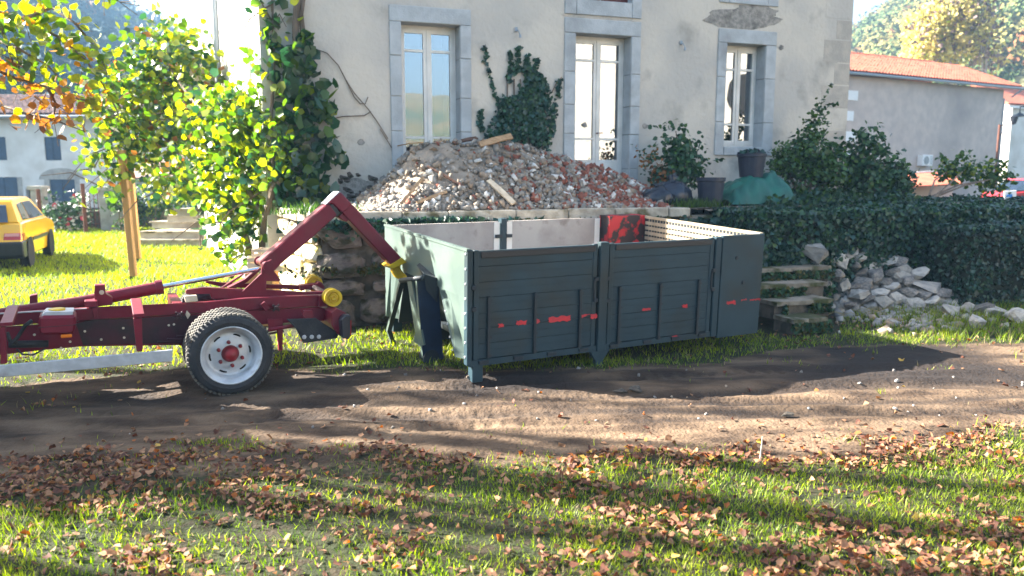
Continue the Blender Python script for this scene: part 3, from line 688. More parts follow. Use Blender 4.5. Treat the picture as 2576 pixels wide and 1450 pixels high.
cbox('inner_lining', 'container_inner', .02, CL-.05, .037, .045, .03, CH-.03)
cbox('bottom_rail', 'container_paint', .02, aP[7], -.008, .06, -.03, .028)
PO = {}
for (p0, p1, tag_) in ((aP[0]+.012, aP[1]-.006, 0), (aP[4]+.006, aP[5]-.006, 1)):
    n = 7; h = (CH-.045)/n
    for k in range(n):
        b = MB(); c0 = .035+k*h
        b.frame((p0+.05, .0, c0+.002), Vector((p1-p0-.10, 0, 0)), Vector((0, .03, 0)), Vector((0, 0, h-.004)))
        b.frame((p0+.05, -.003, c0+h*.5), Vector((p1-p0-.10, 0, 0)), Vector((0, .003, 0)), Vector((0, 0, .006)))
        b.build('side_board', 'container_paint', cont, local=True)
    cbox('side_frame', 'container_paint', p0, p0+.05, -.008, .035, .03, CH-.004, bevel=.004); cbox('side_frame', 'container_paint', p1-.05, p1, -.008, .035, .03, CH-.004, bevel=.004)
    cbox('rubber_strip', 'black_edge', p0+.07, p1-.03, -.012, .0, CH-.075, CH-.02, bevel=.003)
for u, v0, v1 in ((1228,745,900),(1345,736,888),(1459,727,873),(1558,720,864),(1660,712,853),(1757,703,840)):
    a, c1 = cl(u, v0); _, c0 = cl(u, v1)
    bar = cbox('hinge_bar', 'container_dark', a-.013, a+.013, -.03, -.003, max(c0, -.03), c1, bevel=.003)
    b = MB()
    for k in range(4): b.lathe((a+.018, -.012, c1-.04-(c1-c0-.06)*k/3), (0,-1,0), [(.014,0),(.014,.012),(.0,.014)], 8)
    b.build('bolt', 'container_dark', bar, local=True)
for u, v in ((1190,724),(1190,778),(1498,702),(1526,700),(1496,755),(1527,756),(1793,680),(1790,727)):
    a, c = cl(u, v); cbox('latch', 'container_dark', a-.022, a+.022, -.03, -.0, c-.02, c+.02, bevel=.004)
for u, v0, v1 in ((1494,702,755),(1523,700,752),(1789,680,727)):
    a, c1 = cl(u, v0); _, c0 = cl(u, v1); cbox('latch_rod', 'container_dark', a-.008, a+.008, -.022, -.008, c0, c1)
for i in range(9):
    a = .16+i*.36+(.0 if i < 5 else .05)
    if a < aP[6]-.05: cbox('hinge', 'container_dark', a-.05, a+.05, -.028, -.006, -.012, .022, bevel=.003)
a0 = (aP[2]+aP[3])/2; b = MB(); b.prism([(a0-.12,-.02,-.03),(a0+.10,-.02,-.03),(a0+.03,-.02,-.12),(a0+.02,-.02,-.19),(a0-.05,-.02,-.19),(a0-.06,-.02,-.12)], (0,.05,0)); b.build('post_bracket', 'container_paint', cont, local=True)
cbox('leg', 'container_paint', .055, .16, .0, .10, -.185, -.02, bevel=.005)
cbox('leg', 'container_paint', .055, .16, CWD-.1, CWD, -.185, -.02)
for u, v in ((1853,649),(1869,711)):
    a, c = cl(u, v, -.028); b = MB(); b.lathe((a, -.029, c), (0,-1,0), [(.022,0),(.018,.012),(0,.013)], 10); b.build('bolt_head', 'container_dark', cont, local=True)
def scrape(pts, off=-.0145, n=9):
    q = [cl(u, v) for u, v in pts]; cx = sum(p[0] for p in q)/len(q); cz = sum(p[1] for p in q)/len(q); P = []
    for i in range(len(q)):
        x0, z0 = q[i]; x1, z1 = q[(i+1) % len(q)]
        for k in range(n):
            f = k/n; P.append((x0+(x1-x0)*f+random.uniform(-.012,.012), off, z0+(z1-z0)*f+random.uniform(-.009,.009)))
    b = MB(); b.add(P+[(cx, off, cz)], [(i, (i+1) % len(P), len(P)) for i in range(len(P))]); b.build('paint_scrape', 'scrape_red', cont, local=True, label='bare red scrape in the dark paint')
def R5(x, y): return 884+.4412*x, 473.6+.4412*y
for x0, y0, x1, y1, sl in ((1118,735,1243,762,-8),(940,757,992,780,-4),(1047,747,1067,770,-2),(836,772,862,792,-4),(1362,718,1394,743,-4),(1655,687,1700,698,-2),(1882,664,1910,680,-2),(1822,842,1850,852,-2)):
    scrape([R5(x0,y0), R5(x1,y0+sl), R5(x1,y1+sl), R5(x0,y1)])
scrape([R5(1300,722),R5(1340,716),R5(1362,718),R5(1340,724),R5(1308,742)], n=3)
for x0, y0, x1, y1 in ((2130,642,2178,662),(2212,634,2240,638),(2262,630,2318,638)): scrape([R5(x0,y0+2), R5(x1,y0-4), R5(x1,y1-4), R5(x0,y1)], off=-.0305)
# far side seen from inside
fa = [cl(u, 590, CWD)[0] for u in (1250, 1275, 1505, 1600)]
cbox('side_panel', 'container_inner', .02, fa[0], CWD-.03, CWD, .03, CH-.004)
cbox('side_panel', 'container_inner', fa[1], fa[2], CWD-.03, CWD, .03, CH-.002)
cbox('far_post', 'container_paint', fa[0]+.03, fa[1]-.03, CWD-.06, CWD+.03, -.02, CH+.03)
for x in (fa[0]-.055, fa[1]-.02, fa[2]-.08): cbox('panel_edge', 'window_paint', x, x+.075, CWD-.034, CWD-.03, .03, CH-.01)
for x in (fa[0]-.02, fa[1]-.02): cbox('latch', 'container_dark', x-.02, x+.06, CWD-.07, CWD-.034, CH-.20, CH-.16)
cbox('tail_block', 'worn_red', fa[2]+.02, CL-.045, CWD-.22, CWD+.01, .03, CH+.03, label='inner corner panel with worn red paint')
b = MB()
b.frame((CL-.04, .02, .03), Vector((.035,0,0)), Vector((0, CWD-.04, 0)), Vector((0,0,CH-.04))); b.build('tail_gate', 'container_dark', cont, local=True)
cbox('top_rail', 'grid_wood', CL-.05, CL, .0, CWD, CH-.008, CH+.022)
n = 34
for k in range(9): cbox('mesh_bar', 'grid_wood', CL-.052, CL-.04, .03, CWD-.24, CH-.085-k*.065, CH-.045-k*.065)
b = MB()
for k in range(n): y_ = .05+k*(CWD-.32)/n; b.frame((CL-.056, y_, .05), Vector((.003,0,0)), Vector((0,.008,0)), Vector((0,0,CH-.06)))
b.build('mesh_wires', 'grid_wood', cont, local=True, kind='stuff')
# the front end: top band, folded wings, recess and the lifting frame
def ft(u, v, a=0): b_, c = ce(u, v, a); return Vector((a, b_, c))
def Z5(x, y): return 915.5+.305*x, 536.7+.305*y
cf = .60
b = MB(); b.prism([(0,0,cf),(0,CWD,cf),(0,CWD,CH),(0,0,CH+.004)], (.012,0,0)); b.build('front_sheet', 'container_front_lit', cont, local=True)
cbox('front_top_edge', 'container_front_lit', -.01, .03, 0, CWD, CH-.012, CH+.012)
def wing(mir):
    m = (lambda p: (p[0], CWD-p[1], p[2])) if mir else (lambda p: p)
    B = [(0,0.0),(0,.20),(0,.42),(0,.66)]        # top positions (b)
    Bb = [0.0, .025, .20, .335]                  # bottom positions
    T = [m((0, x[1], cf)) for x in B]; Lw = [m((0 if k in (0,) else (.01,.04,.10,.03)[k], x, -.02)) for k, x in enumerate(Bb)]
    T[1] = m((0,.20,cf)); T[2] = m((.0,.42,cf))
    for k, nm in ((0,'front_fold'),(1,'front_fold'),(2,'front_fold')):
        b = MB(); q = [T[k], T[k+1], Lw[k+1], Lw[k]]
        b.prism(q, (.010,0,0)); b.build(nm, 'container_front_lit', cont, local=True)
    b = MB(); b.prism([T[3], Lw[3], (Lw[3][0]+.45, Lw[3][1], Lw[3][2]), (T[3][0]+.15, T[3][1], T[3][2])], (0,.01 if not mir else -.01,0)); b.build('recess_side', 'container_dark', cont, local=True)
wing(False); wing(True)
b = MB(); b.prism([(.45,.3,-.02),(.45,CWD-.3,-.02),(.12,CWD-.6,cf),(.12,.6,cf)], (.012,0,0)); b.build('recess_back', 'container_dark', cont, local=True)
for k in range(8):
    b = MB(); b.lathe((-.004, .03, .06+k*.135), (-1,0,0), [(.013,0),(.011,.008),(0,.01)], 8); b.build('rivet', 'aluminium', cont, local=True)
for k in range(5):
    b = MB(); b.lathe((.02, .60-.055*k, .5-k*.115), (-1,0,0), [(.012,0),(.011,.008),(0,.01)], 8); b.build('rivet', 'aluminium', cont, local=True)
def beam(t0, t1, wdt, dep, nm, ms):      # centre lines in local coords, dep along a, wdt along b
    t0, t1 = Vector(t0), Vector(t1); b = MB(); e = [(-dep/2,-wdt/2),(dep/2,-wdt/2),(dep/2,wdt/2),(-dep/2,wdt/2)]
    P = [t0+Vector((x,y,0)) for x, y in e]+[t1+Vector((x,y,0)) for x, y in e]
    b.add(P, [(0,3,2,1),(4,5,6,7),(1,2,6,5),(2,3,7,6),(0,1,5,4)], 0); b.add(P, [(3,0,4,7)], 1)  # sun-facing side gets paler paint, the rest darker: light painted in
    return b.build(nm, ms, cont, local=True)
q0 = ft(1072, 694, -.08); q1 = ft(1088, 905, .03)
beam(q1, q0, .05, .22, 'lifting_beam', ['container_navy_shade', 'container_front_lit'])
q2 = ft(1012, 705, -.16); q3 = ft(978, 832, -.10); q4 = ft(990, 866, -.03)
beam(q3, q2, .05, .05, 'lifting_beam', ['container_dark', 'container_front_lit']); beam(q4, q3, .05, .05, 'lifting_beam', ['container_dark', 'container_front_lit'])
q5 = ft(1040, 712, -.17); b = MB(); b.prism([ft(1024,706,-.19), ft(1034,703,-.19), ft(1066,868,-.10), ft(1056,872,-.10), ft(1040,858,-.12), ft(1044,838,-.12)], (.02,0,0)); b.build('beam_flange', 'container_front_lit', cont, local=True)
q6 = ft(1062, 700, -.17); q7 = ft(1008, 706, -.17); b = MB(); b.tube([q6, q7], .026, 12); b.build('hook_bar', 'container_dark', cont, local=True, smooth=True)
b = MB(); b.prism([ft(1066,690,-.13),ft(1048,668,-.05),ft(1056,662,0),ft(1100,700,0),ft(1098,760,0),ft(1072,730,-.1)], (.02,.02,0)); b.build('gusset', 'container_dark', cont, local=True)
q8 = ft(1080, 898, .0); b = MB(); b.lathe(q8-Vector((0,.06,0)), (0,1,0), [(.0,0),(.085,0),(.085,.13),(0,.13)], 18); b.build('ground_roller', 'container_dark', cont, local=True)
cbox('under_beam', 'container_dark', .3, CL-.35, .62, .74, -.16, .02); cbox('under_beam', 'container_dark', .3, CL-.35, 1.5, 1.62, -.16, .02)
b = MB(); b.lathe((CL-.45,.56,-.11), (0,1,0), [(0,0),(.085,0),(.085,.2),(0,.2)], 16); b.build('rear_roller', 'container_dark', cont, local=True)
# ---------------------------------------------------------------- the hooklift truck
ty = R(27); TA = Vector((math.cos(ty), math.sin(ty), 0)); TB = Vector((-math.sin(ty), math.cos(ty), 0))
TO = gp(588, 992); TO.z = -.01
truck = thing('hooklift_truck', TO, 'dark red hooklift lorry chassis with raised hook arm and silver rear wheel', 'truck', rot=basis(TA, TB, Z))
TI = wm(truck).inverted()
def tl(u, v, b=0): return TI @ onplane(u, v, TO+TB*b, TB)
def tpx(name, m, px, b, th, bevel=.004, parent=None, **kw):
    q = [tl(u, v, b) for u, v in px]; mb = MB(); mb.prism(q, (0, th, 0)); return mb.build(name, m, parent or truck, local=True, bevel=bevel, **kw)
def G1(x, y): return .2177*x, 663+.2177*y
def G2(x, y): return 442+.2177*x, 631.4+.2177*y
def G3(x, y): return 568+.2177*x, 454.6+.2177*y
def wheel(a, b0, rear=True, dirn=1):
    wo = Vector((a, b0, .352)); Rr = .352
    wh = MB(); prof = [(.250,.0),(.262,-.004),(.29,-.012),(.325,-.002),(.343,.018),(.352,.04),(.352,.17),(.343,.19),(.29,.21),(.25,.2)]
    wh.lathe(wo, (0, dirn, 0), [(r_, h) for r_, h in prof], 56)
    for k in range(56):
        th = 2*math.pi*k/56
        for (h0, h1, of) in ((.014,.055,0),(.06,.10,.5),(.105,.15,0),(.155,.196,.5)):
            t2 = th+of*2*math.pi/56; c = wo+Vector((math.cos(t2)*.352, dirn*(h0+h1)/2, math.sin(t2)*.352))
            M = Matrix.Rotation(-t2, 3, 'Y'); wh.box(c, (.018, h1-h0, .024), M, m=1)
    tyre = wh.build('tyre', ['rubber', 'rubber_dusty'], truck, local=True)
    rm = MB()
    if rear: prof = [(.252,.01),(.256,-.006),(.246,-.010),(.238,.008),(.225,.018),(.208,.04),(.203,.075),(.196,.105),(.18,.112),(.150,.098),(.12,.086),(.0,.086)]
    else: prof = [(.252,.01),(.256,-.006),(.24,0),(.22,.02),(.19,.02),(.15,-.01),(.0,-.015)]
    rm.lathe(wo, (0, dirn, 0), prof, 48); rim = rm.build('rim', 'rim_paint', truck, local=True, smooth=True)
    if rear:
        for k in range(6):
            th = 2*math.pi*(k+.12)/6; c = wo+Vector((math.cos(th)*.166, dirn*.1035, math.sin(th)*.166)); b = MB()
            pts = []
            for j in range(14):
                f = 2*math.pi*j/14; pts.append(Vector((math.cos(f)*.012, 0, math.sin(f)*.034)))
            M = Matrix.Rotation(-th, 3, 'Y'); b.add([c+M @ p for p in pts], [tuple(range(14))]); b.build('rim_slot', 'dark_interior', rim, local=True)
            th += .5; c = wo+Vector((math.cos(th)*.105, dirn*.085, math.sin(th)*.105)); b = MB()
            b.lathe(c, (0, -dirn, 0), [(.017,0),(.015,.03),(.011,.042),(0,.045)], 8); b.build('wheel_nut', 'hub_red', rim, local=True)
        b = MB(); b.lathe(wo+Vector((0, dirn*.088, 0)), (0, -dirn, 0), [(.075,0),(.07,.022),(.058,.06),(.035,.082),(.0,.088)], 24); b.build('hub_cap', 'hub_red', rim, local=True, smooth=True)
    return tyre
wheel(0, .0); wheel(0, .215, False); wheel(0, 1.9, True, -1)
b = MB(); b.tube([(0,.2,.352),(0,1.8,.352)], .07, 10); b.lathe((0,1.0,.352), (0,1,0), [(0,-.16),(.12,-.12),(.16,0),(.12,.12),(0,.16)], 12); b.build('rear_axle', 'truck_dark', truck, local=True)
bN, bF = .62, 1.36
for bb in (bN, bF):
    # tilting subframe rail and the lorry's own rail below it
    tpx('subframe_rail', 'truck_red', [(-330,828),(-330,811),G1(0,580),G1(1000,520),(470,765),(622,751),(801,743),(822,742),(822,766),(801,771),(600,782),(218,806),(-330,846)], bb, .07)
    tpx('chassis_rail', 'truck_red', [(-330,930),(-330,852),(218,808),(480,791),(640,781),(801,773),(860,784),(866,806),(801,808),(715,813),(640,818),(585,835),(560,858),(486,868),(205,872),(120,880)], bb+.012, .055)
tpx('rail_flange', 'aluminium', [G1(0,578),G1(1000,518),G1(1000,527),G1(0,590)], bN-.008, .012, bevel=0)
tpx('rail_flange', 'truck_red', [G1(1120,505),G1(2350,448),G1(2350,458),G1(1120,518)], bN-.012, .012, bevel=0)
tpx('side_plate', 'truck_dark', [G1(880,700),G1(1000,665),G1(1500,640),G1(2280,600),G1(2330,700),G1(2200,900),G1(1650,930),G1(960,945)], bN+.004, .01, bevel=0)
b = MB()
for x, y in ((980,785),(1425,748),(1170,880),(1435,858),(1950,715),(2010,705),(810,905),(705,978),(398,825)):
    p = tl(*G1(x, y), bN-.01); b.lathe(p, (0,-1,0), [(.011,0),(.010,.006),(0,.007)], 8)
b.build('rivets', 'wood_pale', truck, local=True, kind='stuff')
for i in range(5):
    a = -3.4+i*.75; b = MB(); b.frame((a, bN+.05, .62), Vector((.08,0,0)), Vector((0,bF-bN-.05,0)), Vector((0,0,.12))); b.build('cross_member', 'truck_red', truck, local=True)
b = MB(); b.tube([tl(*G1(-400,920),.9)+Vector((0,0,.0)), tl(*G1(2300,850),.9)], .045, 10); b.build('drive_shaft', 'truck_dark', truck, local=True)
b = MB(); b.tube([tl(*G1(100,935),.5), tl(*G1(560,930),.5)], .03, 8); b.tube([tl(*G1(190,990),.45), tl(*G1(260,1050),.45), tl(*G1(380,1060),.45), tl(*G1(520,985),.45)], .008, 6)
b.tube([tl(*G1(370,660),.4), tl(*G1(290,720),.4), tl(*G1(200,860),.4), tl(*G1(130,930),.4)], .016, 8); b.tube([tl(*G1(80,800),.4), tl(*G1(120,900),.42), tl(*G1(200,930),.42)], .016, 8); b.build('hose', 'rubber', truck, local=True, smooth=True)
# tank with yellow cap
tank = tpx('hydraulic_tank', 'truck_red', [G1(440,640),G1(470,612),G1(830,606),G1(872,600),G1(878,700),G1(868,790),G1(830,822),G1(470,830),G1(440,790)], .25, .3, bevel=.02)
tpx('tank_top', 'aluminium', [G1(472,610),G1(520,560),G1(850,556),G1(835,604)], .30, .22, parent=tank)
p = tl(*G1(660,565), .40); b = MB(); b.lathe(p, (0,0,1), [(.04,-.03),(.042,0),(.062,.004),(.062,.03),(.05,.034),(0,.034)], 16); b.build('filler_cap', 'yellow_paint', tank, local=True, smooth=False)
tpx('tank_strap', 'truck_dark', [G1(440,738),G1(880,706),G1(880,714),G1(440,748)], .247, .01, parent=tank, bevel=0)
tpx('side_lamp', 'orange_lens', [G1(700,832),G1(830,822),G1(834,855),G1(704,866)], .2, .04)
# side guard
grd = tpx('side_guard', 'aluminium', [(-330,972),(-330,1002),G1(0,1318),G1(1995,1132),G1(1998,1000),G1(0,1180)], .0, .03)
tpx('guard_bracket', 'truck_red', [G1(0,740),G1(60,735),G1(80,1160),G1(5,1168)], .031, .06)
tpx('guard_bracket', 'truck_red', [G1(1540,640),G1(1640,632),G1(1650,1018),G1(1580,1024)], .031, .06)
for (x0, y0, x1, y1) in ((0,735,160,620),(1540,632,1640,520)):
    A = tl(*G1(x0, y0), .03); B = A+Vector((.09,0,0)); h = .5; b = MB()
    b.frame(A, Vector((.085,0,0)), Vector((0,.58,.05)), Vector((0,0,.03))); b.build('bracket_arm', 'truck_red', truck, local=True, bevel=.004)
# cylinders
def rod(name, m, p0, p1, b_, r, n=14, **kw):
    b = MB(); b.tube([tl(*p0, b_), tl(*p1, b_)], r, n); return b.build(name, m, truck, local=True, smooth=False, **kw)
bC = .99
rod('cylinder_barrel', 'truck_red', (225,757), (408,722), bC, .058, 18)
rod('piston_rod', 'steel_chrome', (400,723), (652,677), bC, .022, 14)
rod('cylinder_barrel', 'truck_red', (-60,800), (250,752), .86, .05, 16)
rod('cylinder_collar', 'truck_red', (392,724.5), (410,721.5), bC, .068, 18)
tpx('mount_bracket', 'truck_red', [G1(1090,255),G1(1215,250),G1(1220,350),G1(1300,400),G1(1300,480),G1(1130,500),G1(980,500),G1(975,440),G1(1090,425)], .70, .12)
p = tl(*G1(1175,335), .69); b = MB(); b.lathe(p, (0,-1,0), [(.02,0),(.02,.012),(0,.014)], 10); b.build('bracket_eye', 'wood_pale', truck, local=True)
tpx('mount_bracket', 'truck_red', [G1(975,440),G1(1125,438),G1(1130,505),G1(1000,512)], .60, .1); tpx('rail_stay', 'truck_red', [G1(1065,520),G1(1130,510),G1(1130,640),G1(1080,650)], .60, .02)
tpx('stop_pad', 'truck_red', [G1(340,375),G1(430,360),G1(430,480),G1(340,490)], bF, .1)
tpx('stop_pad', 'wood_pale', [G2(100,525),G2(245,515),G2(258,585),G2(115,598)], .60, .05, label='paint-worn stop pad on the rail')
tpx('lock_tab', 'wood_pale', [G2(130,690),G2(175,740),G2(140,790),G2(112,740)], .58, .02, label='bare bright locking tab')
tpx('lock_tab', 'truck_red', [G2(975,625),G2(1030,585),G2(1095,665),G2(1040,705)], .56, .04)
for x, y in ((1160,660),(40,745)):
    p = tl(*G2(x, y), .56); b = MB(); b.tube([p-Vector((.03,0,.03)), p+Vector((.03,0,.03))], .012, 6); b.tube([p-Vector((.03,0,-.03)), p+Vector((.03,0,-.03))], .012, 6); b.lathe(p, (0,-1,0), [(.025,0),(.02,.03),(0,.032)], 8); b.build('pin', 'truck_dark', truck, local=True)
# inner tilting frame, hinge plates
for bb in (.78, 1.18):
    tpx('tilt_frame', 'truck_red', [G2(120,455),G2(320,425),G2(770,445),G2(1100,455),G2(1500,480),G2(1740,470),G2(1700,515),G2(1000,540),G2(420,560),G2(400,500),G2(120,500)], bb, .06)
    tpx('hinge_plate', 'truck_red', [G2(770,478),G2(990,260),G2(1000,150),G2(1110,100),G2(1140,240),G2(1210,330),G2(1210,355),G2(1050,350),G2(1045,470)], bb, .03)
    tpx('brace', 'truck_red', [G2(520,430),G2(770,270),G2(800,275),G2(560,432)], bb+.08, .05)
    tpx('brace', 'truck_red', [G2(760,478),G2(985,270),G2(1000,262),G2(775,485)], bb-.02, .025)
tpx('brace', 'truck_red', [G2(600,430),G2(800,330),G2(975,195),G2(990,215),G2(830,360),G2(700,432)], .95, .1)
tpx('tilt_frame', 'truck_red', [G2(350,345),G2(540,370),G2(1430,400),G2(1430,450),G2(540,420),G2(350,375)], 1.30, .05)
tpx('rear_tongue', 'truck_red', [G2(1440,400),G2(1640,380),G2(1650,360),G2(1690,365),G2(1725,420),G2(1720,450),G2(1500,450),G2(1445,470)], 1.30, .12)
b = MB(); p = tl(*G2(1070,180), .74); b.lathe(p, (0,1,0), [(0,0),(.05,0),(.05,.02),(.035,.02),(.035,.5),(.05,.5),(.05,.52),(0,.52)], 18); b.build('pivot_pin', 'truck_red', truck, local=True, smooth=False)
# arm: beam, elbow, front arm, hook (an open box section 0.2 m wide)
tpx('arm_beam', 'truck_red', [G3(390,940),G3(1150,285),G3(1200,270),G3(1295,395),G3(980,680),G3(640,965),G3(560,1050),G3(430,1010)], .90, .20, bevel=.012)
tpx('arm_sleeve', 'black_edge', [G3(1195,285),G3(1240,275),G3(1330,375),G3(1280,420)], .905, .19)
tpx('elbow', 'truck_red', [G3(1165,268),G3(1325,130),G3(1465,275),G3(1420,330),G3(1345,372),G3(1240,272)], .89, .22, bevel=.012)
tpx('elbow_plate', 'aluminium', [G3(1150,275),G3(1305,125),G3(1330,128),G3(1170,275)], .90, .20)
tpx('front_arm', 'truck_red', [G3(1340,372),G3(1460,272),G3(2035,895),G3(1925,985)], .90, .20, bevel=.012)
tpx('arm_gusset', 'truck_red', [G3(1300,425),G3(1345,375),G3(1430,450),G3(1390,480)], .92, .16)
tpx('hook_collar', 'yellow_paint', [G3(1878,990),G3(2035,893),G3(2095,945),G3(2060,960),G3(1935,1022),G3(1900,1015)], .885, .23)
tpx('hook', 'yellow_paint', [G3(1925,1010),G3(2030,955),G3(2020,1010),G3(2040,1050),G3(2085,1090),G3(2105,1130),G3(2085,1165),G3(2035,1160),G3(1975,1125),G3(1935,1065)], .955, .09, bevel=.01)
# rollers
def roller(u, v, b_, rr):
    p = tl(u, v, b_); b = MB(); b.lathe(p, (0,1,0), [(0,.0),(.02,-.012),(.028,.0),(.038,.0),(.044,.014),(.05,.014),(.06,0),(rr,0),(rr,.02),(rr*.86,.03),(rr*.86,.09),(rr,.1),(rr,.12),(0,.12)], 32)
    b.build('roller', 'yellow_paint', truck, local=True, smooth=False)
roller(839, 750, .46, .085); roller(792, 714, 1.42, .085)
b = MB(); b.tube([tl(839,750,.5), tl(839,750,.5)+Vector((0,1.0,0))], .03, 10); b.build('roller_shaft', 'truck_dark', truck, local=True)
tpx('roller_bracket', 'truck_red', [G2(1660,520),G2(1740,500),G2(1790,640),G2(1660,650)], .58, .05)
# rear underrun, lamp, mud flap, stand
tpx('tail_beam', 'truck_red', [G2(1860,670),G2(1920,690),G2(2010,745),G2(1920,800),G2(1890,980),G2(1800,860),G2(1800,720)], .35, 1.25)
tpx('tail_lamp', 'black_plastic', [G2(1910,800),G2(1960,745),G2(2025,745),G2(2020,1000),G2(2010,1025),G2(1925,1010)], .26, .16, bevel=.01)
tpx('lamp_lens', 'tail_red', [G2(2018,800),G2(2030,800),G2(2030,985),G2(2018,985)], .28, .12)
mf = tpx('mud_flap', 'rubber', [G2(1280,790),G2(1620,780),G2(1880,950),G2(1870,1010),G2(1480,1070),G2(1390,900)], .42, .02)
for x in (1485,1572,1655):
    p = tl(*G2(x, 985-(x-1485)*.02+12), .415); b = MB(); b.lathe(p, (0,-1,0), [(.021,0),(.019,.006),(0,.008)], 12); b.build('reflector', 'aluminium', mf, local=True)
tpx('stay', 'truck_red', [G2(1480,690),G2(1580,690),G2(1620,850),G2(1580,895),G2(1540,880),G2(1460,740)], .46, .03)
b = MB(); b.tube([tl(*G2(1070,915),.45), tl(*G2(1280,880),.45), tl(*G2(1520,820),.45)], .018, 8); b.build('tie_rod', 'truck_red', truck, local=True)
tpx('rear_stand', 'truck_red', [G2(1170,850),G2(1240,850),G2(1238,1150),G2(1195,1160)], .5, .05)
tpx('stand_plate', 'truck_red', [G2(1060,790),G2(1240,790),G2(1240,880),G2(1080,920)], .5, .02)
# spring pack
b = MB()
for k in range(5): b.tube([(-.55+k*.08,.55,.42+.02*k+.0),(0,.55,.36+.02*k),(.55-k*.08,.55,.42+.02*k)], .012, 6)
b.build('leaf_spring', 'truck_dark', truck, local=True)
# cab, out of the picture to the left but it throws the shadow over the track
cabx = -2.45
b = MB(); prof = [(cabx,.55),(cabx,1.95),(cabx-.15,2.06),(cabx-1.15,2.04),(cabx-1.55,1.30),(cabx-1.72,1.15),(cabx-1.74,.45),(cabx-1.4,.40)]
b.prism([(x, .08, z) for x, z in prof], (0,1.75,0)); b.build('cab', 'truck_red', truck, local=True, bevel=.03)
b = MB(); b.prism([(cabx-.35,.07,1.25),(cabx-.35,.07,1.85),(cabx-1.1,.07,1.85),(cabx-1.42,.07,1.25)], (0,.01,0)); b.build('door_window', 'car_glass', truck, local=True)
wheel(cabx-.95, .0, False); wheel(cabx-.95, 1.9, False, -1)
# ---------------------------------------------------------------- yellow hatchback
CWR = gp(77, 673); CWR.z = 0; hd = Vector((-.36, .933, 0)).normalized(); lf = Vector((-hd.y, hd.x, 0))
car = thing('hatchback_car', CWR, 'yellow hatchback with black bumper, parked on the grass', 'car', rot=basis(hd, lf, Z))
WD = 1.55
def cbody():
    low = [(-.58,.24),(-.66,.34),(-.68,.58),(-.63,.66),(-.60,.93),(-.2,.95),(2.1,.93),(2.75,.84),(3.02,.72),(3.06,.3),(2.9,.22)]
    top = [(-.585,.93),(-.40,1.22),(-.30,1.36),(-.18,1.40),(1.25,1.40),(1.4,1.36),(2.12,.92)]
    b = MB()
    n = len(low); V = [(x, -.02+.035*(z < .4), z) for x, z in low]+[(x, WD+.02-.035*(z < .4), z) for x, z in low]
    b.add(V, [tuple(range(n))[::-1], tuple(range(n, 2*n))]+[(i,(i+1)%n,(i+1)%n+n,i+n) for i in range(n)])
    n = len(top); ins = lambda z: .0+.17*(z-.93)/.47
    V = [(x, ins(z), z) for x, z in top]+[(x, WD-ins(z), z) for x, z in top]
    b.add(V, [tuple(range(n))[::-1], tuple(range(n, 2*n))]+[(i,(i+1)%n,(i+1)%n+n,i+n) for i in range(n)])
    return b.build('body', 'car_yellow', car, local=True, bevel=.03)
body = cbody()
ins = lambda z: .17*(z-.93)/.47
def sidep(name, m, pts, off=.012, th=.01, parent=None):
    b = MB(); b.prism([(x, (ins(z) if z > .93 else -.02)-off, z) for x, z in pts], (0, th, 0)); b.build(name, m, parent or car, local=True)
sidep('side_window', 'car_glass', [(-.28,.98),(-.16,1.28),(.30,1.31),(.36,.97)]); sidep('side_window', 'car_glass', [(.42,.97),(.38,1.31),(1.15,1.31),(1.85,.97)])
b = MB(); b.prism([(-.63,.20,.95),(-.63,WD-.20,.95),(-.43,WD-.25,1.27),(-.43,.25,1.27)], (.02,0,0.01)); b.build('rear_window', 'car_glass', car, local=True)
b = MB(); b.prism([(-.60,-.035,.24),(-.71,-.035,.30),(-.73,-.035,.56),(-.62,-.035,.59),(-.38,-.035,.58),(-.36,-.035,.26)], (0,WD+.07,0)); b.build('rear_bumper', 'black_plastic', car, local=True, bevel=.02)
for y_ in (.0, WD-.30):
    l = MB(); l.prism([(-.64,y_,.60),(-.64,y_+.30,.60),(-.615,y_+.28,.74),(-.615,y_,.74)], (-.025,0,0)); l.build('tail_lamp', 'tail_red', car, local=True, bevel=.008)
    l = MB(); l.prism([(-.655,y_+.02,.68),(-.655,y_+.28,.68),(-.645,y_+.26,.735),(-.645,y_+.02,.735)], (-.012,0,0)); l.build('tail_lamp', 'tail_pale', car, local=True)
    l = MB(); l.prism([(-.10-.5,y_-.03+(.0 if y_ == 0 else .3),.60),(-.36,y_-.03+(0 if y_ == 0 else .3),.60),(-.42,y_-.03+(0 if y_ == 0 else .3),.73),(-.60,y_-.03+(0 if y_ == 0 else .3),.73)], (0,.03,0)); l.build('tail_lamp', 'tail_red', car, local=True)
sidep('side_moulding', 'black_plastic', [(.38,.52),(.38,.585),(2.0,.585),(2.0,.52)], .014)
sidep('side_moulding', 'black_plastic', [(-.36,.55),(-.36,.59),(-.25,.59),(-.25,.55)], .014)
def carwheel(x, y_, s=1):
    b = MB(); b.lathe((x, y_, .275), (0, s, 0), [(.17,.0),(.20,-.004),(.25,.0),(.272,.02),(.275,.05),(.275,.14),(.25,.16),(0,.16)], 28); b.build('tyre', 'rubber', car, local=True)
    b = MB(); b.lathe((x, y_, .275), (0, s, 0), [(.175,-.002),(.16,.012),(.12,.0),(.05,-.004),(0,-.004)], 20); b.build('hubcap', 'rim_paint', car, local=True)
    b = MB(); b.lathe((x, y_-.03*s, .30), (0, s, 0), [(.0,.02),(.325,.018),(.325,.028),(0,.03)], 28); b.build('wheel_arch', 'dark_interior', car, local=True)
for x in (0, 2.38): carwheel(x, -.03); carwheel(x, WD+.03, -1)
